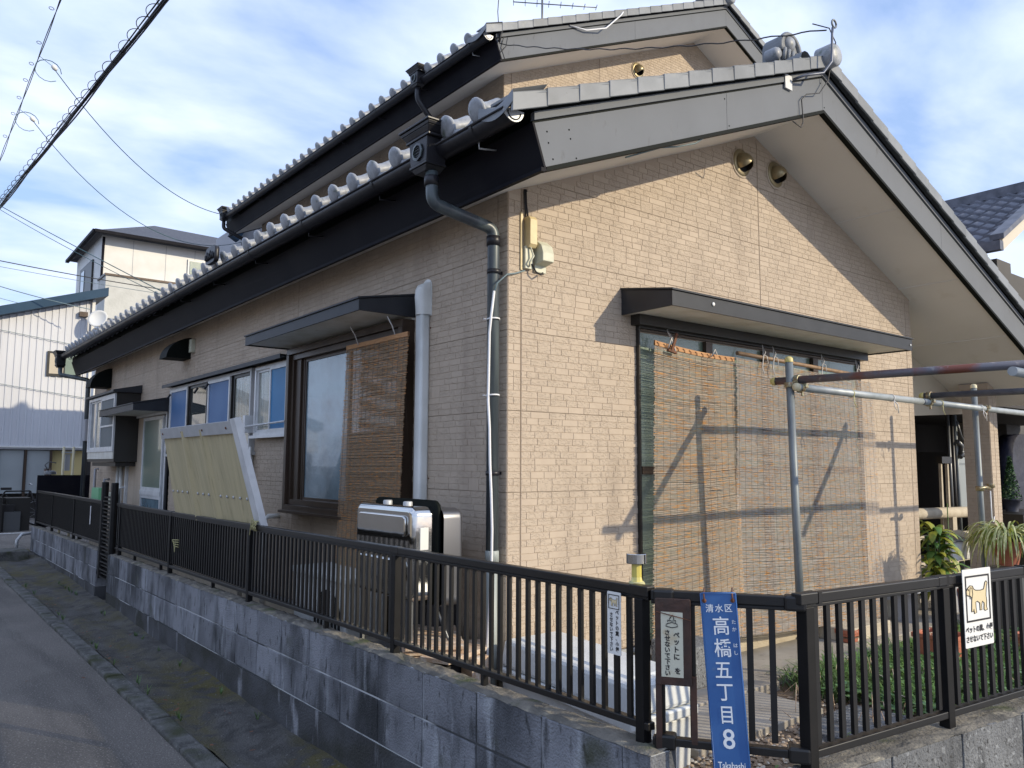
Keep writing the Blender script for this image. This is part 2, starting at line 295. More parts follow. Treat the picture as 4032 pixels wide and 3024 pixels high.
    def build(s, name, m, parent=None, label=None, kind=None, bevel=0):
        o0 = origin(parent); me = bpy.data.meshes.new(name)
        me.from_pydata([tuple(q-o0) for q in s.v], [], s.f)
        for mm in (m if isinstance(m, (list, tuple)) else [m]): me.materials.append(MT[mm] if isinstance(mm, str) else mm)
        me.polygons.foreach_set('material_index', s.m); me.polygons.foreach_set('use_smooth', s.s); me.update()
        if s.f and len(s.f) < 60000:
            bm = bmesh.new(); bm.from_mesh(me); bmesh.ops.remove_doubles(bm, verts=bm.verts, dist=1e-6)
            bmesh.ops.recalc_face_normals(bm, faces=bm.faces); bm.to_mesh(me); bm.free()
        o = bpy.data.objects.new(name, me); COL.objects.link(o)
        if parent: o.parent = parent; ROOT[o.name] = o0
        if label: o['label'] = label
        if kind: o['kind'] = kind
        if bevel:
            b = o.modifiers.new('bevel', 'BEVEL'); b.width = bevel; b.segments = 2; b.limit_method = 'ANGLE'; b.angle_limit = radians(40)
        return o
def tag(o, label=None, cat=None, group=None, kind=None):
    if label: o['label'] = label
    if cat: o['category'] = cat
    if group: o['group'] = group
    if kind: o['kind'] = kind
    return o
def thing(name, loc, label, cat, group=None):
    o = bpy.data.objects.new(name, None); o.empty_display_size = .1; COL.objects.link(o); o.location = loc; ROOT[o.name] = Vector(loc)
    return tag(o, label, cat, group)
def inst(name, me, loc, parent, rot=None):
    """a part that shares mesh data; loc in world space"""
    o = bpy.data.objects.new(name, me); COL.objects.link(o); o.parent = parent; o.location = Vector(loc)-origin(parent)
    if rot is not None: o.rotation_euler = rot
    return o
def mesh_of(mb, name, m):
    me = bpy.data.meshes.new(name); me.from_pydata([tuple(q) for q in mb.v], [], mb.f)
    for mm in (m if isinstance(m, (list, tuple)) else [m]): me.materials.append(MT[mm])
    me.polygons.foreach_set('material_index', mb.m); me.polygons.foreach_set('use_smooth', mb.s); me.update()
    bm = bmesh.new(); bm.from_mesh(me); bmesh.ops.remove_doubles(bm, verts=bm.verts, dist=1e-6); bmesh.ops.recalc_face_normals(bm, faces=bm.faces); bm.to_mesh(me); bm.free()
    return me
def lerp(a, b, t): return a+(b-a)*t
def text_mb(chars, o, u, v, n, mb=None, mi=0):
    """chars: list of (string, x, y, height[, xscale]) centred at x,y in the (u,v) plane; flat print with a little thickness"""
    mb = mb or MB(); o, u, v, n = map(Vector, (o, u, v, n))
    for it in chars:
        ch, x, y, h = it[:4]; xs = it[4] if len(it) > 4 else 1; bold = it[5] if len(it) > 5 else .012
        c = bpy.data.curves.new('t', 'FONT'); c.body = ch; c.size = h; c.align_x = 'CENTER'; c.align_y = 'CENTER'; c.resolution_u = 3; c.offset = bold*h
        ob = bpy.data.objects.new('t', c); COL.objects.link(ob)
        dg = bpy.context.evaluated_depsgraph_get(); me = bpy.data.meshes.new_from_object(ob.evaluated_get(dg))
        if me.vertices:
            xx = [q.co.x for q in me.vertices]; yy = [q.co.y for q in me.vertices]; cx, cy = (min(xx)+max(xx))/2, (min(yy)+max(yy))/2
            if len(ch) == 1 and ch in '、。ッ': cx, cy = 0, 0
            mb.add([o+u*(x+(q.co.x-cx)*xs)+v*(y+q.co.y-cy)+n*.0012 for q in me.vertices], [tuple(p.vertices) for p in me.polygons], mi)
        COL.objects.unlink(ob); bpy.data.objects.remove(ob); bpy.data.curves.remove(c); bpy.data.meshes.remove(me)
    return mb
X3, Y3, Z3 = Vector((1,0,0)), Vector((0,1,0)), Vector((0,0,1))

# ================================================================== GROUND
g = MB(); n = 60
g.add([(-300,-300,-.004),(300,-300,-.004),(300,400,-.004),(-300,400,-.004)], [(0,1,2,3)])
tag(g.build('ground', 'road'), kind='structure')
# road: gentle sheet over the ground
g = MB(); g.add([(-7.2,-14,0),(-1.36,-14,0),(-1.36,34,0),(-7.2,34,0)], [(0,1,2,3)]); tag(g.build('road', 'road'), kind='structure')
g = MB(); g.add([(-1.36,13.2,.004),(12,13.2,.004),(12,34,.004),(-1.36,34,.004)], [(0,1,2,3)]); tag(g.build('side_road', 'road'), kind='structure')
g = MB(); g.add([(-7.2,-14,.004),(30,-14,.004),(30,-2.45,.004),(-.6,-2.45,.004),(-1.36,-1.9,.004),(-1.36,-3.2,.004),(-7.2,-3.2,.004)], [(0,1,2,3,4,5,6)]); tag(g.build('front_street', 'front_street'), kind='structure')  # pale street sheet added to bounce sunlight up to the soffits
# kerb stones and the mossy strip under the wall
kerb = thing('kerb', (-1.32, 0, 0), 'low weathered kerb edge between the asphalt and the mossy strip', 'kerb'); 
for i in range(24):
    y0 = -1.9+i*.6
    k = MB(); k.box((-1.36+random.uniform(-.006,.006), y0+.003, -.02), (-1.245, y0+.597, .03+random.uniform(-.004,.004))); k.build('kerb_stone', 'kerb', kerb, bevel=.012)
v = MB(); ny, nx = 150, 8
for j in range(ny+1):
    for i in range(nx+1):
        y = -2.2+j*.1; x0, x1 = -1.25, -.826+.01448*(y+.88)+.01
        t = i/nx; z = .022+.035*t*t+random.uniform(-.006,.006)+.012*sin(y*2.3+i)
        v.v.append(Vector((lerp(x0,x1,t), y, z)))
for j in range(ny):
    for i in range(nx):
        a = j*(nx+1)+i; v.f.append((a,a+1,a+nx+2,a+nx+1)); v.m.append(0); v.s.append(True)
tag(v.build('verge', 'verge'), kind='structure')
# small grit and leaf litter on the strip
gr = MB()
for _ in range(500):
    y = random.uniform(-1.9, 9); x = random.uniform(-1.26, -.86); s_ = random.uniform(.0015,.004)
    if random.random() < .5: x = -1.24+abs(random.gauss(0,.05))
    gr.obb((x,y,.04), (s_,0,0), (0,s_*.8,0), (0,0,s_*.6))
tag(gr.build('grit', 'kerb'), kind='stuff')
# dead leaves on the strip, weeds along the kerb and the wall foot
lv = MB(); rv = random.Random(21)
for _ in range(110):
    y = rv.uniform(-1.8, 7); x = rv.choice((rv.uniform(-1.24, -.9), rv.gauss(-1.22, .03), rv.uniform(-2.2, -1.3))); z = .052 if x > -1.25 else .006; a = rv.uniform(0, 6); s_ = rv.uniform(.008, .018)
    u_ = Vector((cos(a), sin(a), rv.uniform(-.2,.3)))*s_; w2 = Vector((-sin(a), cos(a), rv.uniform(-.2,.3)))*s_*.55; c = Vector((x, y, z+.004))
    lv.add([c-u_, c-u_*.2-w2, c+u_*.8-w2*.6, c+u_*1.2, c+u_*.8+w2*.6, c-u_*.2+w2], [(0,1,2,3,4,5)])
tag(lv.build('dead_leaves', 'rust'), kind='stuff')
wd = MB()
for _ in range(46):
    y = rv.uniform(-1.7, 8); x = rv.choice((-1.245, -.88))+rv.uniform(-.01,.01)
    for k in range(9):
        a = rv.uniform(0, 6); L = rv.uniform(.02, .055); p0 = Vector((x, y, .04)); p1 = p0+Vector((cos(a)*L*.5, sin(a)*L*.5, L)); sd = Vector((-sin(a), cos(a), 0))*.003
        wd.add([p0-sd, p0+sd, p1+sd*.4, p1+Vector((cos(a), sin(a), -.3))*L*.4, p1-sd*.4], [(0,1,2,3,4)])
tag(wd.build('weeds', 'leaf_fresh'), kind='stuff')
# garden soil
g = MB(); g.box((-.72,-2.10,-.2),(0,-.02,.215)); g.box((0,-2.19,-.2),(9.5,-.02,.21)); g.box((-.58,-.02,-.2),(0,11.9,.2)); g.box((-.70,-.02,-.2),(-.58,5.9,.2)); tag(g.build('garden_soil', 'soil'), kind='structure')

# ================================================================== BRICK SIDING
brick_mesh = {}
def bmesh_for(L, H, rough):
    key = (round(L, 3), round(H, 3), rough)
    if key not in brick_mesh:
        m = MB(); a = .0011; l, h = L/2-.0008, H/2-.0009; d = .0027
        m.add([(-l,0,-h),(l,0,-h),(l,0,h),(-l,0,h),(-l+a,-d,-h+a),(l-a,-d,-h+a),(l-a,-d,h-a),(-l+a,-d,h-a)],
              [(4,5,6,7),(0,1,5,4),(1,2,6,5),(2,3,7,6),(3,0,4,7)])
        brick_mesh[key] = mesh_of(m, 'brick', 'brick_rough' if rough else 'brick_smooth')
    return brick_mesh[key]
CH = .455/12; ZJ = 1.394
all_bricks = []   # (score, wallkey, centre, L, H, rough)
camp = M.translation
def lay(key, o, u, nrm, u0, u1, z0, z1, top, holes, vjoints):
    """fill a wall with courses. top(u) gives the upper limit, holes = [(u0,u1,z0,z1)]"""
    k0 = int(math.floor((z0-ZJ)/CH)); k1 = int(math.ceil((z1-ZJ)/CH)); tall = {}
    rnd = random.Random(hash(key) % 999 if not isinstance(key, int) else key)
    segs = []; xs = [u0]+[j for j in vjoints if u0 < j < u1]+[u1]
    for k in range(k0, k1):
        zc = ZJ+(k+.5)*CH
        if zc-CH/2 < z0 or zc > z1: continue
        for si in range(len(xs)-1):
            a, b = xs[si]+(.0035 if si else .001), xs[si+1]-.0035
            x = a+rnd.uniform(-.1, 0); x = a
            first = True
            while x < b-.01:
                L = rnd.choice((.085,.10,.11,.125,.14,.16)) if not first else rnd.choice((.04,.07,.1,.12)); first = False
                if b-x-L < .04: L = b-x
                # a two-course brick already covering?
                blk = [t for t in tall.get(k, []) if t[0] < x+L-.002 and t[1] > x+.002]
                if blk:
                    t = min(blk, key=lambda q: q[0])
                    if t[0] <= x+.012: x = t[1]; continue
                    L = t[0]-x
                H = CH; cz = zc; kk = (k-math.floor(0))
                can_tall = ((k) % 12 != 11) and not [t for t in tall.get(k+1, []) if t[0] < x+L and t[1] > x]
                if L > .094 and L < .125 and can_tall and rnd.random() < .05:
                    tall.setdefault(k+1, []).append((x, x+L)); H = 2*CH; cz = zc+CH/2
                c = x+L/2
                if (k-0) % 12 in (0, 11) and H < 1.5*CH: H = CH-.0010; cz += .0005 if k % 12 == 0 else -.0005
                if cz+H/2 < min(top(x), top(x+L))+.04 and not any(h[0] < c < h[1] and h[2] < cz < h[3] for h in holes):
                    P = Vector(o)+Vector(u)*c+Z3*cz; dv = camp-P; sc_ = L*H*abs(dv.normalized().dot(Vector(nrm)))/dv.length_squared
                    all_bricks.append((sc_, key, P, round(L, 3), round(H, 4), rnd.random() < .78))
                x += L

# ================================================================== HOUSE
house = thing('house', (0, 0, 0), 'beige brick-sided house with grey tiled gable roofs and black eaves', 'house')
S1 = .4016
def zb(x): return 4.059-S1*abs(x-2.4)
RX = 7.05; YB = 11.64
# walls (backing body of the siding)
def wall_prism(x0, x1, xm, y, dep, zbot, zf, name):
    m = MB(); pol = [(x0,zbot),(x1,zbot),(x1,zf(x1)+.06)]+([(xm,zf(xm)+.06)] if x0 < xm < x1 else [])+[(x0,zf(x0)+.06)]
    m.prism(pol, (0,y,0), X3, Z3, Y3*dep); return m.build(name, 'sealant', house)
gw = wall_prism(0.012, 4.788, 2.4, 0.012, .108, .43, zb, 'gable_wall')
m = MB(); m.box((.012,.12,.43),(.12,11.188,3.16)); sw = m.build('side_wall', 'sealant', house)
m = MB(); m.box((4.68,.12,.43),(4.80,6,3.1)); m.box((.12,11.08,.43),(4.8,11.2,3.1)); m.build('rear_wall', 'siding_joint', house)
# foundation
m = MB(); m.box((.02,.015,0),(4.78,.1,.428)); m.box((.02,.1,0),(.1,11.1,.428)); m.build('foundation', 'foundation', house)
m = MB(); m.box((-.006,-.012,.405),(4.81,.0,.432)); m.box((-.012,.0,.405),(.0,11.2,.432)); m.build('base_flashing', 'alu', house)
# quoin / joints: lines of sealant
def vj(x, y, z0, z1, side):
    return
    m = MB()
    if side: m.box((-.0015, y-.005, z0), (.01, y+.005, z1))
    else: m.box((x-.005, -.0015, z0), (x+.005, .01, z1))
    m.build('sealant_joint', 'sealant', house)
for x in (.095, 2.42, 4.70): vj(x, 0, .44, zb(x)+.02, False)
for y in (.095, 2.91, 5.77, 8.5): vj(0, y, .44, 3.12, True)
WG = (1.045, 3.80, .44, 2.47)
lay(1, (0,0,0), X3, (0,-1,0), 0.001, 4.799, .44, 4.1, zb, [WG], [.095, 2.42, 4.70])
SH = [(1.0,2.93,1.2,2.5),(2.96,3.76,1.77,2.44),(3.82,6.54,1.66,2.46),(6.6,8.62,.44,2.2),(8.1,9.86,1.58,2.55)]
lay(2, (0,0,0), Y3, (-1,0,0), 0.001, 11.195, .44, 3.12, lambda q: 3.1, SH, [.095, 2.91, 5.77, 8.5])
def panels(par, P, dr, us, zlo, zhi, tops):
    """siding panels between the columns us and the 455 mm rows; P(u,z) gives the face, dr the inward direction; tops = half planes z <= a+b*u"""
    k = int(math.floor((zlo-ZJ)/.455))
    while ZJ+k*.455 < zhi:
        c, d = max(zlo, ZJ+k*.455+.0009), ZJ+(k+1)*.455-.0009; k += 1
        for i in range(len(us)-1):
            a, b = us[i]+(.0022 if i else 0), us[i+1]-(.0022 if i < len(us)-2 else 0)
            pol = [(a,c),(b,c),(b,d),(a,d)]
            for (q0, q1) in tops:
                out = []
                for j in range(len(pol)):
                    p, r = pol[j], pol[(j+1) % len(pol)]; fp_, fr_ = p[1]-q0-q1*p[0], r[1]-q0-q1*r[0]
                    if fp_ <= 0: out.append(p)
                    if fp_*fr_ < 0: t = fp_/(fp_-fr_); out.append((p[0]+(r[0]-p[0])*t, p[1]+(r[1]-p[1])*t))
                pol = out
                if len(pol) < 3: break
            if len(pol) < 3: continue
            m = MB(); A = [P(*p) for p in pol]; B = [q+dr*.0119 for q in A]; n = len(A)
            m.add(A+B, [tuple(range(n)), tuple(range(2*n-1, n-1, -1))]+[(j, j+n, (j+1) % n+n, (j+1) % n) for j in range(n)]); m.build('siding_panel', 'siding_joint', par)
panels(gw, lambda u, z: Vector((u,0,z)), Y3, [0,.095,2.42,4.70,4.80], .44, 4.2, [(zb(2.4)-S1*2.4+.03, S1), (zb(2.4)+S1*2.4+.03, -S1)])
panels(sw, lambda u, z: Vector((0,u,z)), X3, [0.012,.095,2.91,5.77,8.5,11.19], .44, 3.10, [(3.12, 0)])
# ---- upper storey walls
S2 = .4550; UX, UZ = 6.18, 7.655
def zb2(x): return UZ-S2*abs(x-UX)
m = MB(); pol = [(2.69,3.6),(9.67,3.6),(9.67,zb2(9.67)+.06),(UX,UZ+.06),(2.69,zb2(2.69)+.06)]
m.prism(pol, (0,3.55,0), X3, Z3, Y3*.12); m.build('upper_gable_wall', 'siding_joint', house)
m = MB(); m.box((2.69,3.67,3.3),(2.81,11.08,6.12)); m.build('upper_side_wall', 'siding_joint', house)
m = MB(); m.box((2.69,10.98,3.3),(9.67,11.1,6.1)); m.box((9.55,3.67,3.3),(9.67,10.98,6.1)); m.build('upper_rear_wall', 'siding_joint', house)
lay(3, (0,3.55,0), X3, (0,-1,0), 2.691, 8.2, 4.0, 7.6, zb2, [], [2.80, 4.25])
lay(4, (2.69,0,0), Y3, (-1,0,0), 3.551, 11.09, 4.2, 6.08, lambda q: 6.05, [], [3.65, 7.4])
m = MB(); m.box((4.245,3.5485,4.0),(4.255,3.56,zb2(4.25))); m.box((2.795,3.5485,4.0),(2.805,3.56,zb2(2.8))); m.build('sealant_joint', 'sealant', house)
# bricks: 300 largest are parts, the rest one part
all_bricks.sort(key=lambda b: -b[0])
WN = {1: (gw, 0), 2: (sw, -pi/2), 3: (gw, 0), 4: (sw, -pi/2)}
for b in all_bricks[:300]:
    par, rz = WN[b[1]]; inst('brick', bmesh_for(b[3], b[4], b[5]), b[2], par, (0, 0, rz))
st = MB()
for b in all_bricks[300:]:
    L, H = b[3], b[4]; a = .0011; l, h = L/2-.0008, H/2-.0009; d = .0027
    if b[1] in (1, 3): T = lambda x, y, z, P=b[2]: P+Vector((x, y, z))
    else: T = lambda x, y, z, P=b[2]: P+Vector((y, -x, z))
    st.add([T(-l,0,-h),T(l,0,-h),T(l,0,h),T(-l,0,h),T(-l+a,-d,-h+a),T(l-a,-d,-h+a),T(l-a,-d,h-a),T(-l+a,-d,h-a)],
           [(4,5,6,7),(0,1,5,4),(1,2,6,5),(2,3,7,6),(3,0,4,7)], 1 if b[5] else 0)
o_ = st.build('brick_facing', ['brick_smooth', 'brick_rough'], house, kind='stuff')

# ---- roofs
def gable_roof(ax, az, s, xl, xr, yf, yb, hb, tile_h, disc_x, disc_z, disc_y0, pitch_d, nd, vp, gut, main):
    """ax,az: apex of barge bottom; s: slope; xl,xr: eave ends; yf,yb: ends; hb barge height"""
    f = lambda x: az-s*abs(x-ax)
    dn = Vector((-s, 0, 1)).normalized()   # normal of left slope (points up-left)
    # soffit
    m = MB(); y1 = yb-.02
    for (a, b) in ((xl+.005, ax), (ax, xr-.02)):
        m.add([(a,yf+.03,f(a)+.012),(b,yf+.03,f(b)+.012),(b,y1,f(b)+.012),(a,y1,f(a)+.012),(a,yf+.03,f(a)+.03),(b,yf+.03,f(b)+.03),(b,y1,f(b)+.03),(a,y1,f(a)+.03)],
              [(3,2,1,0),(4,5,6,7),(0,1,5,4),(1,2,6,5),(2,3,7,6),(3,0,4,7)])
    m.build('soffit', 'soffit', house)
    # seams on soffit
    if main:
        for xx in (3.55, 4.6, 5.6): 
            m = MB(); m.box((xx-.002,yf+.04,f(xx)+.004),(xx+.002,1.2,f(xx)+.0125)); m.build('soffit_seam', 'soffit', house)
    # barge boards, in lengths
    lean = s*hb/(1+s*s)*1.0
    cuts = vp
    for i in range(len(cuts)-1):
        a, b = cuts[i], cuts[i+1]; m = MB()
        ta = a-(lean if i == 0 else 0)
        ztop = lambda x: f(x)+hb
        A, B = a+(0 if i == 0 else .0015), b-.0015
        P = [(A,f(A)), (B,f(B)), (B,ztop(B)), (A if i else ta, (ztop(A) if i else f(a)+hb-lean*s))]
        m.prism([(p[0],p[1]+.018) for p in P], (0,yf-.012,0), X3, Z3, Y3*.03); m.build('barge_board', 'barge_grey', house)
    m = MB(); xe = cuts[-1]
    for (a, b) in ((xl, ax), (ax, xe)): m.prism([(a,f(a)-.006),(b,f(b)-.006),(b,f(b)+.017),(a,f(a)+.017)], (0,yf-.020,0), X3, Z3, Y3*.04)
    m.build('barge_edge_trim', 'trim_black', house)
    if main:
        for (nx_, nz_) in ((-.20,.20),(-.19,.14),(-.16,.05),(-.05,.19),(-.04,.14),(0,.03),(1.26,.22),(1.30,.04),(2.38,.22),(2.42,.05)):
            m = MB(); m.lathe([(0,.0025),(.004,.002),(.005,0)], (nx_,yf-.0125,f(nx_)+nz_), (0,-1,0), 8); m.build('nail_head', 'trim_black', house)
    # crown strip above the board
    m = MB()
    for (lo, hi, yo, mi) in ((hb+.018, hb+.032, .012, 1), (hb+.032, hb+.074, -.004, 0), (hb+.074, hb+.12, .010, 1)):
        for (a, b) in ((xl-lean, ax), (ax, xe)): m.prism([(a,f(a)+lo),(b,f(b)+lo),(b,f(b)+hi),(a,f(a)+hi)], (0,yf-.018+yo,0), X3, Z3, Y3*.03, mi)
    m.build('crown_trim', ['barge_grey', 'trim_black'], house)
    # roof deck
    m = MB(); t0, t1 = hb+.0, hb+.10
    for (a, b) in ((xl-lean, ax), (ax, xr)):
        m.add([(a,yf+.02,f(a)+t0),(b,yf+.02,f(b)+t0),(b,yb,f(b)+t0),(a,yb,f(a)+t0),(a,yf+.02,f(a)+t1),(b,yf+.02,f(b)+t1),(b,yb,f(b)+t1),(a,yb,f(a)+t1)],
              [(3,2,1,0),(4,5,6,7),(0,1,5,4),(1,2,6,5),(2,3,7,6),(3,0,4,7)])
    m.build('roof_deck', 'trim_black', house)
    # far barge board
    m = MB(); m.prism([(xl,f(xl)),(ax,f(ax)),(xr,f(xr)),(xr,f(xr)+hb),(ax,f(ax)+hb),(xl-lean,f(xl-lean)+hb)], (0,yb-.02,0), X3, Z3, Y3*.03); m.build('rear_barge_board', 'fascia_black', house)
    # eave fascia
    m = MB(); e0 = Vector((xl,0,f(xl)-.004)); e1 = Vector((xl-lean,0,f(xl)-lean*s+hb+.02)) ; off = Vector((-.012,0,-.004))
    m.add([e0+Y3*(yf-.02),e0+Y3*yb,e1+Y3*yb,e1+Y3*(yf-.02),e0+off+Y3*(yf-.02),e0+off+Y3*yb,e1+off+Y3*yb,e1+off+Y3*(yf-.02)],
          [(0,1,2,3),(7,6,5,4),(0,4,5,1),(1,5,6,2),(2,6,7,3),(3,7,4,0)]); m.build('eave_fascia', 'fascia_black', house)
    m = MB(); m.beam(e0+off+Vector((-.012,yf-.02,.006)), e0+off+Vector((-.012,yb,.006)), .024, .02); m.build('fascia_drip_edge', 'fascia_black', house)
    # verge tiles (both slopes)
    th = tile_h; dxs = .2185*cos(math.atan(s))/cos(math.atan(.4016))
    def vt(x0, x1, k):
        """verge tile from eave-side x0 to ridge-side x1: cap strip with hanging flap, overlapping the one above"""
        m = MB(); lift = .006; L = 1 if x1 > x0 else -1
        za = lambda x: f(x)+th
        x2 = x1+L*.012
        A0, A1 = Vector((x0,0,za(x0)+lift)), Vector((x2,0,za(x2)-.001))
        for (d0, d1, t_) in ((yf-.075, yf+.10, .016),):
            m.add([A0+Y3*d0,A1+Y3*d0,A1+Y3*d1,A0+Y3*d1,A0+Y3*d0-Z3*t_,A1+Y3*d0-Z3*t_,A1+Y3*d1-Z3*t_,A0+Y3*d1-Z3*t_],[(0,1,2,3),(7,6,5,4),(0,4,5,1),(1,5,6,2),(2,6,7,3),(3,7,4,0)])
        fl = .088; C0, C1 = A0+Y3*(yf-.080), A1+Y3*(yf-.075); q = .016
        m.add([C0,C1,C1-Z3*fl,C0-Z3*(fl+.004),C0+Y3*q,C1+Y3*q,C1+Y3*q-Z3*fl,C0+Y3*q-Z3*(fl+.004)],[(0,1,2,3),(7,6,5,4),(0,4,5,1),(1,5,6,2),(2,6,7,3),(3,7,4,0)])
        m.build('verge_tile', 'tile', house, bevel=.003)
    x = xl-.265; k = 0
    while x < ax-.03:
        vt(x, min(x+dxs, ax), k); x += dxs; k += 1
    x = cuts[-1]+.1
    while x > ax+.03:
        vt(x, max(x-dxs, ax), k); x -= dxs
    # ridge end disc + ridge
    m = MB(); m.lathe([(0,-.022),(.045,-.019),(.072,-.008),(.082,.004),(.082,.12)], (ax+.0, yf-.125, az+th-.015), (0,1,0), 24); m.build('ridge_end_disc', 'tile_disc', house)
    m = MB(); zt = az+th
    m.box((ax-.11,yf+.1,zt-.06),(ax+.11,yb-.1,zt+.0)); m.box((ax-.09,yf+.1,zt+.003),(ax+.09,yb-.1,zt+.03))
    m.lathe([(.072,0),(.072,yb-yf-.25)], (ax,yf+.1,zt+.03), (0,1,0), 12); m.build('ridge', 'tile', house)
    # field of pan tiles on both slopes (kept as one part: hidden from the street)
    ft = MB(); nrow = int((ax-xl)/.235)+1
    for side in (1, -1):
        xe0 = xl-.12 if side == 1 else xr
        nr = int(abs(ax-xe0)/.235)
        for r in range(nr+1):
            xa = xe0+side*r*.235; xb_ = xa+side*.235
            if (xb_-ax)*side > 0: xb_ = ax
            y = yf+.10; pr = []
            nyy = int((yb-yf-.1)/.275)
            for j in range(nyy*6+1):
                ph = (j % 6)/6*2*pi; pr.append((y+j*.275/6, .016*cos(ph)))
            base = len(ft.v)
            for (yy, h) in pr:
                ft.v += [Vector((xa,yy,f(xa)+th-.055+h+.03)), Vector((xb_,yy,f(xb_)+th-.055+h)), Vector((xa,yy,f(xa)+th-.075+h))]
            for j in range(len(pr)-1):
                a = base+3*j; ft.f += [(a,a+1,a+4,a+3),(a+2,a,a+3,a+5)]; ft.m += [0,0]; ft.s += [True, False]
    ft.build('pan_tiles', 'tile', house, kind='stuff')
    # eave tiles with round end discs
    m = MB(); ux = Vector((1,0,s)).normalized()
    m.lathe([(0,-.012),(.040,-.011),(.060,-.005),(.066,.004),(.060,.018),(.046,.022)], (0,0,0), ux, 20)
    m.lathe([(.048,.016),(.039,.04),(.038,.08),(.050,.15)], (0,0,0), ux, 16)
    # pan between two discs: curved drip plate
    n_ = 8; pan = []
    for i in range(n_+1):
        t = i/n_; yy = .045+t*(pitch_d-.09); dz = -.022-.030*sin(pi*t)
        pan.append((yy, dz))
    for (du, th_) in ((.01, 0),):
        A = [Vector((0,p[0],p[1]))+ux*.012 for p in pan]; B = [q+ux*.2 for q in A]; Cc = [q-Z3*.055*(.75+.25*sin(pi*i/n_)) for i, q in enumerate(A)]
        k = n_+1
        m.add(A+B, [(i,i+1,k+i+1,k+i) for i in range(n_)], 0, True)
        m.add(A+Cc, [(i,i+1,k+i+1,k+i) for i in range(n_)], 0, True)
        D = [q+ux*.02 for q in Cc]; m.add(Cc+D, [(i,i+1,k+i+1,k+i) for i in range(n_)], 0, True)
    me = mesh_of(m, 'eave_tile', 'tile_disc')
    for i in range(nd):
        inst('eave_tile', me, (disc_x, disc_y0+i*pitch_d, disc_z+gut*i*pitch_d), house)
    # corner tile at the verge end of the eave
    m = MB()
    n_ = 10; A = []; B = []
    for i in range(n_+1):
        t = i/n_; yy = lerp(yf-.085, disc_y0-.04, t); zz = lerp(f(xl-.27)+th+.02, disc_z-.01, t)-.045*sin(pi*t)
        A.append(Vector((xl-.27,yy,zz))); B.append(Vector((xl-.05,yy,zz+.09)))
    k = n_+1; Cc = [q-Z3*.06 for q in A]
    m.add(A+B, [(i,i+1,k+i+1,k+i) for i in range(n_)], 0, True); m.add(A+Cc, [(i,i+1,k+i+1,k+i) for i in range(n_)], 0, True)
    m.build('corner_tile', 'tile', house)
    return f
f1 = gable_roof(2.4, 4.059, S1, -.207, RX, -.56, YB, .238, .405, -.46, 3.338, -.325, .2735, 43, (-.207, 1.28, 2.4, 4.2, RX), .004, True)
f2 = gable_roof(UX, UZ, S2, 2.235, 10.2, 3.0, 11.5, .238, .405, 2.00, 6.155, 3.30, .2735, 29, (2.235, 4.32, UX, 8.3, 10.2), .004, False)

# ---- gutters
def gutter(x, z0, y0, y1, slope, r=.06):
    n_ = 10; m = MB(); P = []
    for yy, zz in ((y0, z0), (y1, z0+slope*(y1-y0))):
        for k in range(n_+1):
            a = pi+pi*k/n_; P.append(Vector((x+r*cos(a), yy, zz+r*sin(a))))
        for k in range(n_, -1, -1):
            a = pi+pi*k/n_; P.append(Vector((x+(r-.004)*cos(a), yy, zz+(r-.004)*sin(a))))
    q = 2*n_+2
    m.add(P, [(i,(i+1) % q,q+(i+1) % q,q+i) for i in range(q)], 0, True)
    for sx in (-r-.001, r+.001): m.tube([(x+sx,y0,z0),(x+sx,y1,z0+slope*(y1-y0))], .0065, 6)
    gt = m.build('gutter', 'gutter', house)
    # end cap
    m = MB(); cp = [(r*1.03*cos(pi+pi*k/14), r*1.03*sin(pi+pi*k/14)) for k in range(15)]
    m.prism(cp, (x,y0-.006,z0+.004), X3, Z3, Y3*.012); m.build('gutter_end_cap', 'alu', gt)
    cap_i = [(r*.66*cos(pi+pi*k/14), r*.62*sin(pi+pi*k/14)-.012) for k in range(15)]
    m = MB(); m.tube([(x+a,y0-.008,z0+b+.002) for a, b in cap_i], .0035, 6); m.build('end_cap_emboss', 'gutter', gt)
    # joint sleeves and hangers
    yy = y0+.28; 
    while yy < y1:
        zz = z0+slope*(yy-y0); m = MB()
        A = [Vector((x+(r+.004)*cos(pi+pi*k/n_), 0, zz+(r+.004)*sin(pi+pi*k/n_))) for k in range(n_+1)]; k = n_+1
        m.add([q+Y3*(yy-.012) for q in A]+[q+Y3*(yy+.012) for q in A], [(i,i+1,k+i+1,k+i) for i in range(n_)], 0, True); m.build('gutter_sleeve', 'gutter', gt)
        m = MB(); m.tube([(x+r*.3,yy+.03,zz-r*.95),(x+.02,yy+.03,zz-r-.03),(x+.13,yy+.03,zz-r-.012)], .005, 6); m.build('gutter_hanger', 'alu' if yy < y0+.4 else 'gutter', gt)
        yy += 1.05
    return gt
gutter(-.418, 3.262, -.575, 11.72, .0062)
gutter(2.045, 6.085, 2.985, 11.3, .0060)
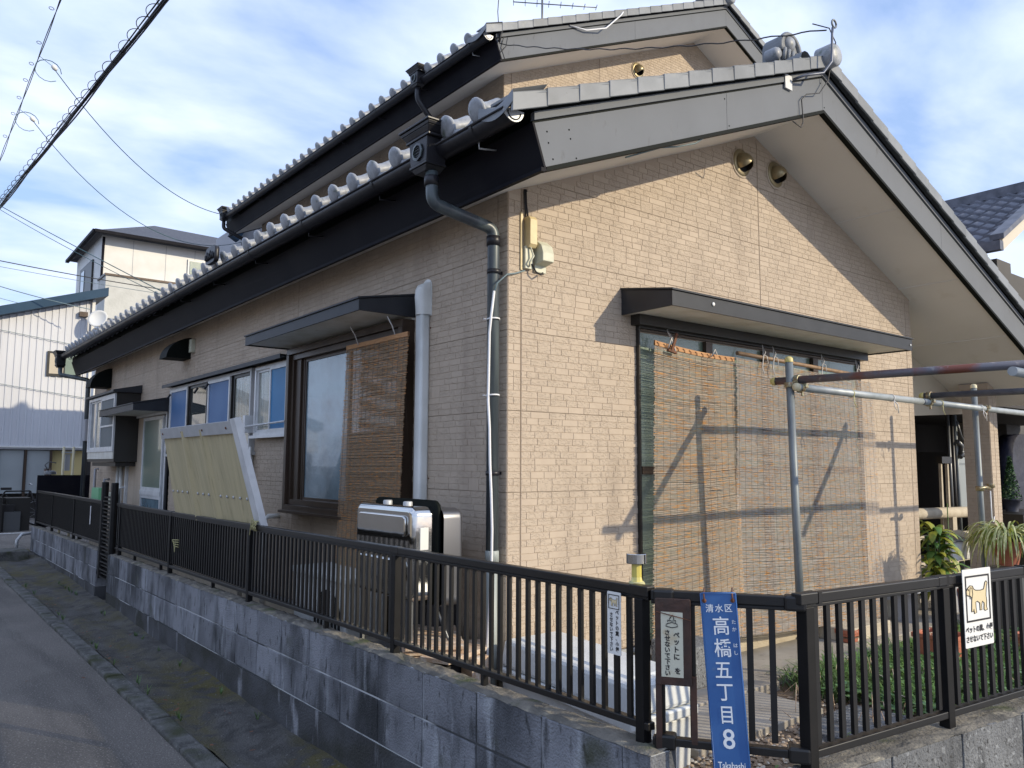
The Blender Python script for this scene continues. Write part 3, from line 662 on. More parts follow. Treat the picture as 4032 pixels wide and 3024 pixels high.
# ---- rain hoppers and downpipes
def hopper(cx, cy, zt, sc=1., name='rain_hopper'):
    m = MB()
    def fr(h0, h1, a0, a1, b0, b1):
        m.add([(cx-a0,cy-b0,h0),(cx+a0,cy-b0,h0),(cx+a0,cy+b0,h0),(cx-a0,cy+b0,h0),(cx-a1,cy-b1,h1),(cx+a1,cy-b1,h1),(cx+a1,cy+b1,h1),(cx-a1,cy+b1,h1)],
              [(3,2,1,0),(4,5,6,7),(0,1,5,4),(1,2,6,5),(2,3,7,6),(3,0,4,7)])
    s = sc
    fr(zt-.012*s, zt, .098*s, .098*s, .150*s, .150*s); fr(zt-.03*s, zt-.013*s, .085*s, .09*s, .137*s, .143*s); fr(zt-.06*s, zt-.031*s, .068*s, .083*s, .112*s, .134*s); fr(zt-.075*s, zt-.061*s, .07*s, .07*s, .113*s, .113*s)
    fr(zt-.205*s, zt-.076*s, .06*s, .063*s, .078*s, .09*s); fr(zt-.22*s, zt-.206*s, .064*s, .064*s, .084*s, .084*s); fr(zt-.25*s, zt-.221*s, .045*s, .058*s, .05*s, .076*s)
    ho = m.build(name, 'gutter', house, bevel=.003)
    m = MB(); m.lathe([(.036*s,0),(.048*s,.0),(.050*s,.008),(.036*s,.010)], (cx-.063*s,cy,zt-.142*s), (-1,0,0), 8, sm=False); m.build('crest_ring', 'pipe_dark', ho)
    m = MB()
    for k in range(4): m.tube([(cx-.066*s,cy-.028*s+j*.008*s,zt-.165*s+k*.015*s+.004*s*(j % 2)) for j in range(8)], .0025, 5)
    m.build('crest_relief', 'pipe_dark', ho)
hopper(-.47, .115, 3.385, 1.03)
def pipe(name, pts, r, m_, par=house, n_=14):
    m = MB(); m.tube(pts, r, n_); return m.build(name, m_, par)
def bend(a, b, c, k=5, d=.05):
    a, b, c = map(Vector, (a, b, c)); p = b+(a-b).normalized()*d; q = b+(c-b).normalized()*d
    return [p*(1-t)**2+b*2*t*(1-t)+q*t*t for t in [i/k for i in range(k+1)]]
P0, P1, P2, P3 = Vector((-.47,.075,3.13)), Vector((-.47,.065,2.955)), Vector((-.062,.055,2.885)), Vector((-.062,.05,1.03))
dp = pipe('downpipe', [P0]+bend(P0,P1,P2)+bend(P1,P2,P3)+[P3], .0345, 'pipe_dark')
for (c, ax_) in ((P0-Z3*.05, Z3), (P2-Z3*.07, Z3)):
    m = MB(); m.lathe([(.0345,-.03),(.040,-.03),(.041,.025),(.035,.027)], c, ax_, 16); m.build('pipe_collar', 'gutter', dp)
for z in (2.635, 1.50):
    m = MB(); m.lathe([(.035,-.012),(.039,-.012),(.039,.012),(.035,.012)], (-.062,.05,z), Z3, 16); m.box((-.05,.045,z-.008),(0,.055,z+.008)); m.build('pipe_clip', 'gutter', dp)
m = MB(); m.lathe([(.0345,-.03),(.039,-.03),(.0385,.03),(.0345,.035)], (-.062,.05,1.045), Z3, 16); m.build('pipe_socket', 'pipe_pale', dp)
pipe('lower_downpipe', [(-.062,.05,1.03),(-.062,.048,.2)], .0305, 'pipe_pale')
# white cable strapped to the downpipe
m = MB(); m.tube([(.105,-.022,2.655),(.04,-.02,2.63),(-.02,-.018,2.615),(-.075,-.0,2.56),(-.088,.01,2.50)], .0045, 6); m.build('service_cable', 'grey_cable', house)
m = MB(); m.tube([(-.088,.01,2.515),(-.1,.02,2.38),(-.106,.028,2.28),(-.1,.04,2.1),(-.106,.036,1.9),(-.10,.03,1.75),(-.108,.012,1.55),(-.105,.004,1.4),(-.1,.0,1.2),(-.1,.003,1.0),(-.11,.02,.6),(-.09,.05,.25)], .0075, 8); m.build('service_conduit', 'white_cable', house)
for z in (2.36, 1.93):
    m = MB(); m.lathe([(.037,-.004),(.0395,-.004),(.0395,.004),(.037,.004)], (-.068,.045,z), Vector((0,.1,1)), 14); m.tube([(-.105,.06,z),(-.115,.075,z+.002)],.003,5); m.build('cable_tie', 'white_cable', house)
# upper downpipe and hopper
hopper(2.0, 4.33, 6.235, .95)
q = [Vector((2.0,4.33,6.02)), Vector((2.0,4.33,5.86)), Vector((2.42,4.15,5.2)), Vector((2.42,4.1,4.55))]
ud = pipe('upper_downpipe', [q[0]]+bend(q[0],q[1],q[2])+[q[2]], .034, 'gutter')
hopper(2.0, 11.2, 6.28, .95)
q = [Vector((2.0,11.2,6.05)), Vector((2.0,11.2,5.9)), Vector((2.6,10.9,5.55))]
pipe('upper_downpipe', [q[0]]+bend(*q)+[q[2]], .034, 'gutter')
# far hopper on the lower eave
hopper(-.45, 11.75, 3.42, 1.1)
q = [Vector((-.45,11.72,3.15)), Vector((-.45,11.70,3.02)), Vector((-.09,11.27,2.92)), Vector((-.09,11.27,.3))]
pipe('downpipe', [q[0]]+bend(*q[:3])+bend(*q[1:])+[q[3]], .034, 'pipe_dark')
# small decorative end tile on the eave
m = MB(); m.rbox((-.54,3.50,3.32),(-.50,3.76,3.47),.05,ax=0); 
for k in range(5): m.tube([(-.545,3.53+.045*k,3.35),(-.55,3.545+.045*k,3.40+.02*(k%2)),(-.545,3.56+.045*k,3.36)],.008,5)
m.build('ornament_tile', 'gutter', house)

# ---- ridge-end ornament (onigawara) of both roofs
def oni(cx, cy, z, s):
    m = MB(); dome = [(-.12*s,-.09*s),(.12*s,-.09*s)]+[(.115*s*cos(a), .04*s+.115*s*sin(a)) for a in [radians(180*k/14) for k in range(15)]]
    m.prism(dome, (cx,cy,z), X3, Z3, Y3*.13*s); o = m.build('ridge_ornament', 'tile', house, bevel=.006)
    m = MB(); pts = [(cx+.108*s*cos(a), cy-.004*s, z+.04*s+.108*s*sin(a)) for a in [radians(-15+210*k/14) for k in range(15)]]
    m.tube(pts, .017*s, 10); m.build('ornament_arch', 'tile', o)
    for sx in (-1, 1):
        m = MB(); c = Vector((cx+sx*.145*s, cy, z-.02*s)); m.lathe([(0,-.02*s),(.03*s,-.016*s),(.040*s,0),(.040*s,.07*s)], c, (0,1,0), 14); m.build('ornament_scroll', 'tile_disc', o)
    m = MB(); m.lathe([(0,-.03*s),(.03*s,-.026*s),(.05*s,-.008*s),(.055*s,.01*s)], (cx,cy,z+.09*s), (0,1,0), 16); m.build('ornament_boss', 'tile_disc', o)
    m = MB()
    for k in range(5): m.tube([(cx-.09*s+.045*s*k,cy-.012*s,z-.05*s),(cx-.09*s+.045*s*k,cy-.02*s,z-.0*s),(cx-.075*s+.045*s*k,cy-.014*s,z+.03*s)], .014*s, 6)
    m.build('ornament_foliage', 'tile', o)
oni(2.44, -.30, 4.60, 1.15); oni(UX, 3.26, UZ+.54, 1.15)

# ---- round vents on the gable
def vent(x, y, z, r=.075, par=house):
    m = MB(); m.lathe([(0,.001),(r*1.45,.001),(r*1.5,.007),(r*1.3,.016),(r*1.0,.018)], (x,y,z), (0,-1,0), 24); v_ = m.build('round_vent', 'bronze', par)
    m = MB(); R = r*1.02; P = []
    # hood: upper 2/3 of a flattened dome, open below
    nn, kk = 16, 8
    for k in range(kk+1):
        b = (pi/2)*k/kk
        for j in range(nn+1):
            a = radians(-50)+radians(280)*j/nn
            P.append(Vector((x+R*cos(a)*cos(b)*1.0, y-.016-.085*sin(b)**.9 if b > 0 else y-.016, z+R*sin(a)*cos(b)-.010*sin(b))))
    m.add(P, [(k*(nn+1)+j, k*(nn+1)+j+1, (k+1)*(nn+1)+j+1, (k+1)*(nn+1)+j) for k in range(kk) for j in range(nn)], 0, True); m.build('vent_hood', 'bronze', v_)
    m = MB(); m.lathe([(0,0),(r*.9,0)], (x,y-.021,z-.01), (0,-1,0), 20); m.build('vent_opening', 'hole', v_)
    m = MB(); m.lathe([(r*1.4,0),(r*1.62,.0),(r*1.55,.008),(r*1.4,.009)], (x,y,z-.004), (0,-1,0), 24); m.build('vent_caulk', 'caulk', v_)
vent(2.218,-.002,3.815,.072); vent(2.655,-.002,3.825,.072); vent(4.96,3.545,6.85,.075)

# ---- cable boxes at the corner
cb = MB(); cb.box((.085,-.012,2.66),(.10,-.003,3.0)); cbo = cb.build('box_back_plate', 'cream_plastic', house)
m = MB(); m.prism([(-.0,2.79),(-.045,2.79),(-.06,2.81),(-.06,2.955),(-.045,2.975),(0,2.975)], (.115,0,0), Y3, Z3, X3*.055); m.build('cable_box_cover', 'cream_plastic', house, bevel=.004)
m = MB(); m.box((.105,-.03,2.67),(.16,-.005,2.80)); m.tube([(.13,-.04,2.80),(.145,-.055,2.74),(.12,-.05,2.70),(.13,-.035,2.68)],.006,6); m.build('cable_terminal', 'ivory_plastic', house)
m = MB(); m.prism([(-.005,2.66),(-.02,2.66),(-.02,2.70),(-.09,2.715),(-.09,2.765),(-.075,2.81),(-.03,2.845),(-.005,2.845)], (.185,0,0), Y3, Z3, X3*.085); m.build('cable_junction_box', 'ivory_plastic', house, bevel=.004)
m = MB(); m.tube([(.13,-.02,2.975),(.125,-.012,3.05),(.12,-.012,3.14),(.13,-.012,3.13)],.006,6); m.tube([(.122,-.012,2.975),(.113,-.012,3.06),(.11,-.01,3.14)],.004,6)
m.tube([(.15,-.03,2.70),(.17,-.045,2.655),(.2,-.05,2.64),(.235,-.03,2.66)],.005,6); m.build('feed_wire', 'black_cable', house)

# ---- awnings
def awning(name, u0, u1, dep, zw, zf, th, plane):
    """plane 'y': on gable wall, 'x': on side wall"""
    P = (lambda u, d, z: Vector((u,-d,z))) if plane == 'y' else (lambda u, d, z: Vector((-d,u,z)))
    E1 = lambda a, b, d0, d1, za, zb_, t: [P(a,d0,za),P(b,d0,za),P(b,d1,zb_),P(a,d1,zb_),P(a,d0,za-t),P(b,d0,za-t),P(b,d1,zb_-t),P(a,d1,zb_-t)]
    FC = [(0,1,2,3),(7,6,5,4),(0,4,5,1),(1,5,6,2),(2,6,7,3),(3,7,4,0)]
    m = MB(); m.add(E1(u0-.008,u1+.008,0,dep+.01,zw,zf,.012), FC); o = m.build(name, 'awning_black', house, bevel=.002)
    m = MB(); m.add([P(u0,dep-.012,zf-.013),P(u1,dep-.012,zf-.013),P(u1,dep,zf-.013),P(u0,dep,zf-.013),P(u0,dep-.012,zf-th),P(u1,dep-.012,zf-th),P(u1,dep,zf-th),P(u0,dep,zf-th)], FC)
    m.build('awning_front_board', 'awning_black', o)
    for a in (u0, u1-.012):
        m = MB(); q = [P(a,.001,zw-.013),P(a,dep-.013,zf-.013),P(a,dep-.013,zf-th),P(a,.001,zf-th-.0)]; du = P(a+.012,0,0)-P(a,0,0)
        m.add(q+[p+du for p in q], [(0,1,2,3),(7,6,5,4),(0,4,5,1),(1,5,6,2),(2,6,7,3),(3,7,4,0)]); m.build('awning_side_board', 'awning_black', o)
    m = MB(); m.add(E1(u0+.013,u1-.013,.004,dep-.014,zf-th+.018,zf-th+.018,.008), FC); m.build('awning_underside', 'awning_under', o)
    return o
aw = awning('window_awning', .915, 3.915, .42, 2.672, 2.602, .105, 'y')
m = MB(); m.lathe([(0,-.004),(.012,-.003),(.013,0)], (1.3,-.424,2.55), (0,1,0), 10); m.lathe([(0,-.004),(.008,-.003),(.009,0)], (3.88,-.424,2.54), (0,1,0), 10); m.build('awning_stain', 'sign_white', aw)
awning('window_awning', .99, 2.995, .42, 2.675, 2.60, .085, 'x')
awning('door_awning', 6.59, 8.45, .44, 2.35, 2.255, .09, 'x')
m = MB(); m.box((-.12,2.98,2.455),(0,6.62,2.475)); m.box((-.125,2.98,2.44),(-.117,6.62,2.478)); m.build('window_drip_eave', 'awning_black', house)

# ---- windows
def rect_ring(mb, P, u0, u1, z0, z1, w_, d0, d1, mi=0):
    """rectangular frame ring of width w_ between depths d0 (wall) and d1 (front)"""
    for (a, b, c, e_) in ((u0,u1,z1-w_,z1),(u0,u1,z0,z0+w_),(u0,u0+w_,z0+w_,z1-w_),(u1-w_,u1,z0+w_,z1-w_)):
        q = [P(a,d0,c),P(b,d0,c),P(b,d0,e_),P(a,d0,e_),P(a,d1,c),P(b,d1,c),P(b,d1,e_),P(a,d1,e_)]
        mb.add(q, [(0,1,2,3),(7,6,5,4),(0,4,5,1),(1,5,6,2),(2,6,7,3),(3,7,4,0)], mi)
PX = lambda u, d, z: Vector((-d, u, z)); PY = lambda u, d, z: Vector((u, -d, z))
def pane(P, u0, u1, z0, z1, d, m_, par, name='pane'):
    m = MB(); m.add([P(u0,d,z0),P(u1,d,z0),P(u1,d,z1),P(u0,d,z1),P(u0,d-.005,z0),P(u1,d-.005,z0),P(u1,d-.005,z1),P(u0,d-.005,z1)], [(0,1,2,3),(7,6,5,4),(0,4,5,1),(1,5,6,2),(2,6,7,3),(3,7,4,0)])
    return m.build(name, m_, par)
def sash(P, u0, u1, z0, z1, d, w_, fm, gm, par, gname='pane', rail=None):
    m = MB(); rect_ring(m, P, u0, u1, z0, z1, w_, d-.012, d+.012)
    if rail: 
        q0 = [P(a, dd, zz) for dd in (d-.01, d+.011) for a, zz in ((u0+w_,rail-.012),(u1-w_,rail-.012),(u1-w_,rail+.012),(u0+w_,rail+.012))]
        m.add(q0, [(0,1,2,3),(7,6,5,4),(0,4,5,1),(1,5,6,2),(2,6,7,3),(3,7,4,0)])
    s_ = m.build('sash', fm, par); 
    return pane(P, u0+w_*.9, u1-w_*.9, z0+w_*.9, z1-w_*.9, d+.002, gm, par, gname)
# big side window
m = MB(); rect_ring(m, PX, 1.0, 2.90, 1.165, 2.50, .05, 0, .10); rect_ring(m, PX, 1.05, 2.85, 1.215, 2.45, .045, 0, .075); m.box((-.055,2.70,1.25),(0,2.81,2.41)); m.box((-.038,2.66,1.25),(0,2.70,2.41)); w1 = m.build('window', 'brown_frame', house, bevel=.003)
sash(PX, 1.80, 2.67, 1.25, 2.41, .020, .030, 'brown_frame', 'frost_blue', w1); sash(PX, 1.08, 1.83, 1.25, 2.41, .048, .035, 'dark_frame', 'clear_dark', w1)
m = MB(); m.box((-.125,.98,1.15),(0,2.92,1.17)); m.build('window_sill', 'brown_frame', w1)
m = MB(); m.box((-.02,1.0,2.50),(0,2.94,2.60)); m.build('window_head_board', 'awning_under', w1)
# near small window
m = MB(); rect_ring(m, PX, 2.97, 3.75, 1.80, 2.43, .03, 0, .05); w2 = m.build('window', 'white_frame', house)
sash(PX, 3.36, 3.72, 1.83, 2.40, .02, .022, 'white_frame', 'frost_ripple', w2); sash(PX, 3.0, 3.38, 1.83, 2.40, .04, .022, 'white_frame', 'screen_refl_bright', w2, 'insect_screen', )
m = MB(); m.box((-.075,2.94,1.775),(0,3.78,1.80)); m.build('window_sill', 'white_frame', w2)
m = MB(); m.tube([(-.10,2.90,1.90),(-.10,3.83,1.885)], .009, 8); m.box((-.11,3.80,1.83),(0,3.86,1.99)); m.build('curtain_bar', 'white_frame', w2)
# long kitchen window
m = MB(); rect_ring(m, PX, 3.83, 6.53, 1.655, 2.44, .03, 0, .055); w3 = m.build('window', 'alu', house)
sash(PX, 5.83, 6.50, 1.685, 2.41, .042, .03, 'white_frame', 'screen_refl_blue', w3, 'insect_screen', 1.93)
sash(PX, 5.18, 5.80, 1.685, 2.41, .022, .03, 'dark_frame', 'clear_dark', w3)
sash(PX, 4.42, 5.10, 1.685, 2.41, .042, .03, 'white_frame', 'screen_refl_blue', w3, 'insect_screen', 1.93)
sash(PX, 3.86, 4.36, 1.685, 2.41, .022, .03, 'dark_frame', 'frost_ripple', w3)
for y in (5.81, 5.14, 4.39):
    m = MB(); m.box((-.05,y-.012,1.685),(0,y+.012,2.41)); m.build('mullion', 'dark_frame', w3)
for (y, z) in ((6.42,2.36),(5.37,2.36),(5.02,2.38)):
    m = MB(); m.tube([(-.075,y,z),(-.11,y+.01,z-.06)], .012, 8); m.build('peg', 'black_cable', w3)
m = MB(); m.box((-.07,3.80,1.625),(0,6.56,1.655)); m.build('window_sill', 'alu', w3)
# kitchen door recess
m = MB(); rect_ring(m, PX, 6.64, 8.62, .43, 2.19, .045, 0, .045); w4 = m.build('kitchen_door', 'white_frame', house)
m = MB(); m.box((-.04,6.60,.43),(-.0,6.64,2.35)); m.build('door_jamb', 'awning_black', w4)
m = MB(); m.box((-.012,7.80,.48),(-.003,8.55,2.14)); m.build('door_side_panel', 'brick_smooth', w4)
for z in (1.246, 1.736):
    m = MB(); m.box((-.014,7.80,z-.004),(-.011,8.55,z+.004)); m.build('panel_seam', 'siding_joint', w4)
sash(PX, 6.80, 7.75, 1.20, 2.13, .03, .04, 'white_frame', 'frost_green', w4); sash(PX, 6.80, 7.75, .50, 1.14, .03, .04, 'white_frame', 'frost_blue', w4)
m = MB(); m.box((-.05,6.8,1.14),(-.015,7.75,1.20)); m.build('door_rail', 'white_frame', w4)
m = MB(); m.box((-.02,6.6,.43),(-.004,6.80,2.18)); m.build('door_gap', 'clear_dark', w4)
# bay window
bay = MB(); bay.box((-.30,8.12,1.56),(0,8.14,2.50)); bay.box((-.30,8.14,1.56),(0,9.84,1.60)); bay.box((-.30,9.82,1.60),(0,9.84,2.5)); bay = bay.build('bay_window', 'dark_frame', house)
m = MB(); m.add([(-.36,8.06,2.52),(-.36,9.92,2.52),(0,9.92,2.60),(0,8.06,2.60),(-.36,8.06,2.49),(-.36,9.92,2.49),(0,9.92,2.49),(0,8.06,2.49)],[(0,1,2,3),(7,6,5,4),(0,4,5,1),(1,5,6,2),(2,6,7,3),(3,7,4,0)]); m.build('bay_roof', 'awning_black', bay)
m = MB(); rect_ring(m, PX, 8.15, 9.82, 1.70, 2.48, .04, .28, .32); m.build('bay_frame', 'white_frame', bay)
sash(PX, 8.19, 9.0, 1.74, 2.44, .305, .025, 'white_frame', 'screen_grey', bay, 'insect_screen', 2.05); sash(PX, 8.98, 9.40, 1.74, 2.44, .285, .025, 'white_frame', 'frost_ripple', bay); sash(PX, 9.42, 9.78, 1.74, 2.44, .285, .025, 'white_frame', 'clear_dark', bay)
m = MB(); m.box((-.31,8.15,1.60),(-.27,9.82,1.70)); m.build('bay_apron', 'awning_under', bay)
m = MB(); m.box((-.26,8.2,1.5),(0,9.7,1.555)); m.build('bay_base', 'dark_frame', bay)
# hood vents and light
def hood(y0, y1, z0, z1, d):
    m = MB(); pol = [(0,z0)]+[(d*sin(a)**1.2, z1-(z1-z0)*(1-cos(a))*1.0) for a in [radians(90)*k/8 for k in range(8, -1, -1)]]
    m.prism(pol, (0,y0,0), -X3, Z3, Y3*(y1-y0)); m.build('hood_vent', 'trim_black', house)
hood(5.93, 6.22, 2.74, 2.985, .27); hood(9.95, 10.3, 2.70, 3.0, .30)
m = MB(); m.box((-.05,5.78,2.80),(0,5.86,2.95)); m.build('wall_light', 'ivory_plastic', house, bevel=.006)
# air duct cover
m = MB(); m.rbox((-.07,.805,.25),(0,.888,2.53), .02, ax=2); d_ = m.build('air_duct', 'white_plastic', house)
m = MB(); m.lathe([(0,0)], (0,0,0), Z3, 3) if False else None
pol = [(.79,2.50),(.902,2.50),(.902,2.70)]+[(.846+.056*cos(a),2.70+.045*sin(a)) for a in [radians(180*k/8) for k in range(9)]]+[(.79,2.70)]
m.prism(pol, (-.006,0,0), Y3, Z3, X3*.006)
nn = 8; prof = [(2.505,.072),(2.56,.076),(2.62,.082),(2.67,.078),(2.70,.06),(2.715,.03),(2.72,.006)]
P = []
for (z, dd) in prof:
    for j in range(nn+1):
        a = pi*j/nn; P.append(Vector((-.006-dd*sin(a)**.45 if 0 < j < nn else -.004, .846-.052*cos(a)*1.0, z)))
m.add(P, [(k*(nn+1)+j,k*(nn+1)+j+1,(k+1)*(nn+1)+j+1,(k+1)*(nn+1)+j) for k in range(len(prof)-1) for j in range(nn)], 0, True)
m.build('duct_cap', 'white_plastic', d_)
for z in (2.52, 2.42, 1.46):
    m = MB(); m.lathe([(0,-.004),(.005,-.003),(.005,0)], (-.004,.80,z), X3, 8); m.build('screw', 'rust', d_)
# service pipes on the side wall
for (y, z1) in ((8.85,1.5),(9.05,1.5)):
    pipe('service_pipe', [(-.04,y,.2),(-.04,y,z1)], .025, 'white_plastic')
m = MB(); m.tube([(0,3.18,1.10),(-.10,3.18,1.10),(-.13,3.18,1.07),(-.13,3.18,.25)], .022, 10); m.build('overflow_pipe', 'white_plastic', house)
m = MB(); m.box((-.13,11.13,1.90),(0,11.28,2.26)); m.build('meter_box', 'grey_wall', house, bevel=.01)
m = MB(); m.tube([(-.04,3.9,1.62),(-.05,3.92,1.5),(-.04,3.97,.25)], .022, 8); m.box((-.07,3.84,1.50),(-.01,3.92,1.62)); m.tube([(-.05,3.80,1.70),(-.06,3.78,1.5),(-.06,3.80,1.42),(-.05,3.83,1.55)],.012,6); m.build('drain_pipe', 'white_plastic', house)
m = MB(); m.tube([(-.03,9.6,1.3),(-.1,9.6,1.3),(-.1,9.6,1.2),(-.1,10.1,1.1),(-.1,10.1,.5)],.018,8); m.tube([(-.03,10.4,1.45),(-.08,10.4,1.45),(-.08,10.4,.4)],.02,8); m.build('gas_pipe', 'grey_wall', house)

# ---- gable window (behind the reed blinds)
m = MB(); rect_ring(m, PY, 1.045, 3.80, .43, 2.44, .012, 0, .03); w5 = m.build('veranda_window', 'dark_frame', house)
m = MB(); rect_ring(m, PY, 1.058, 3.785, .443, 2.42, .010, .005, .020); m.box((1.06,-.035,1.49),(3.78,-.012,1.54)); m.build('window_rails', 'brown_frame', w5)
for (a, b) in ((1.04,1.74),(1.74,2.42),(2.42,3.08),(3.08,3.80)):
    pane(PY, a+.03, b-.03, 1.54, 2.40, .012, 'frost_green', w5); pane(PY, a+.03, b-.03, .46, 1.49, .012, 'frost_green', w5)
    m = MB(); m.box((b-.035,-.045,.46),(b+.035,-.013,2.40)) if b < 3.7 else m.box((3.75,-.03,.46),(3.78,-.013,2.40)); m.build('mullion', 'brown_frame', w5)
m = MB(); m.box((1.0,-.08,2.44),(3.84,0,2.505)); m.build('window_head', 'dark_frame', w5)
m = MB(); m.box((1.04,-.12,.40),(3.80,0,.43)); m.build('window_sill', 'alu', w5)

# ---- porch: header wall, column, entrance behind
m = MB(); m.prism([(4.803,2.02),(7.02,2.145),(7.02,f1(7.02)+.03),(4.803,f1(4.803)+.02)], (0,.45,0), X3, Z3, Y3*.12); m.build('porch_header', 'cream_wall', house)
m = MB(); m.box((6.47,0,.2),(6.67,.262,2.42)); pc = m.build('porch_column', 'siding_joint', house)
rr_ = random.Random(3)
stc = MB()
for k in range(int((2.38-.22)/CH)):
    z = .22+k*CH
    for (a, b, ax_) in ((6.472,6.565,0),(6.575,6.668,0),(.002,.125,1),(.137,.26,1)):
        c = a if rr_.random() < .5 else (a+b)/2; prts = [(a,b)] if rr_.random() < .5 else [(a,(a+b)/2-.001),((a+b)/2+.001,b)]
        for (p, q_) in prts:
            if ax_ == 0: stc.box((p,-.0045,z+.002),(q_,0,z+CH-.002), 1 if rr_.random() < .6 else 0)
            else: stc.box((6.4655,p,z+.002),(6.47,q_,z+CH-.002), 1 if rr_.random() < .6 else 0)
stc.build('column_bricks', ['brick_smooth', 'brick_rough'], pc, kind='stuff')
m = MB(); m.box((6.45,-.01,2.37),(6.69,.28,2.43)); m.build('column_cap', 'siding_joint', pc)
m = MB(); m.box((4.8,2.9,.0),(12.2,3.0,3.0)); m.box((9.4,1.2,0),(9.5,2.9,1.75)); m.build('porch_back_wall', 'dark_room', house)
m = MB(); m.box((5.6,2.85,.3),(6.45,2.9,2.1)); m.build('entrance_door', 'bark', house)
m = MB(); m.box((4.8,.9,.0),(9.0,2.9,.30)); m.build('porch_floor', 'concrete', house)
# ---- white balustrade / beam in front of the porch
bal = thing('balustrade', (5.9, .55, .2), 'weathered white concrete balustrade under the porch beside the brick column', 'balustrade')
m = MB(); m.tube([(4.85,.6,1.055),(7.75,.6,1.01)], .062, 10); m.build('top_rail', 'foundation', bal)
for x in (5.75, 6.86, 7.6):
    m = MB(); m.box((x-.05,.56,.2),(x+.05,.66,1.0)); m.build('post', 'foundation', bal)
for z in (.78, .5, .35):
    m = MB(); m.box((4.85,.58,z-.025),(7.4,.62,z+.02)); m.build('rail', 'foundation', bal)
pl = thing('post_pair', (7.2, .8, .2), 'two pale boards standing upright in the dark porch', 'boards')
for x in (7.10, 7.27):
    m = MB(); m.add([(x,.8,.2),(x+.06,.8,.2),(x+.06,.8,1.58),(x+.03,.8,1.58),(x,.83,.2),(x+.06,.83,.2),(x+.06,.83,1.58),(x+.03,.83,1.58)],[(0,1,2,3),(7,6,5,4),(0,4,5,1),(1,5,6,2),(2,6,7,3),(3,7,4,0)]); m.build('board', 'foundation', pl)
m = MB(); m.box((7.12,.78,1.581),(7.38,.85,1.66)); m.build('head_block', 'dark_frame', pl)
mg = thing('metal_gate', (7.9, .9, .2), 'grey framed panel gate standing behind the porch scaffold post', 'gate')
m = MB(); m.box((7.74,.9,.95),(8.15,.93,1.58)); m.build('gate_panel', 'panel_grey', mg); m = MB(); m.box((7.70,.88,1.58),(8.2,.94,1.66)); m.build('gate_head', 'panel_grey', mg)
pp = thing('pipe_bundle', (7.6, .85, .2), 'dark pipes and hanging tools standing in the porch shadow', 'pipes')
for (x, mm) in ((7.50,'grey_metal'),(7.60,'dark_frame'),(7.70,'galv')):
    m = MB(); m.tube([(x,.85,.2),(x-.02,.85,2.3)], .022, 8); m.build('pipe', mm, pp)
m = MB(); m.tube([(7.62,.8,2.1),(7.70,.8,1.95),(7.78,.8,1.86)], .012, 6); m.tube([(7.60,.8,1.85),(7.72,.8,1.80),(7.68,.8,1.72),(7.82,.8,1.74),(7.66,.8,1.66)], .03, 6); m.build('hook', 'grey_metal', pp)
# mail box
mb_ = thing('mailbox', (6.55, .42, .54), 'white flat-fronted letter box with a grey lid hanging on the balustrade', 'mailbox')
m = MB(); m.prism([(6.30,.54),(6.80,.54),(6.88,.74),(6.25,.74)], (0,.35,0), X3, Z3, Y3*.16); m.build('box', 'white_plastic', mb_, bevel=.01)
m = MB(); m.add([(6.22,.32,.742),(6.91,.32,.742),(6.85,.52,.82),(6.30,.52,.82),(6.22,.32,.76),(6.91,.32,.76),(6.85,.52,.84),(6.30,.52,.84)],[(3,2,1,0),(4,5,6,7),(0,1,5,4),(1,2,6,5),(2,3,7,6),(3,0,4,7)]); m.build('lid', 'grey_metal', mb_, bevel=.006)
#@@PART2

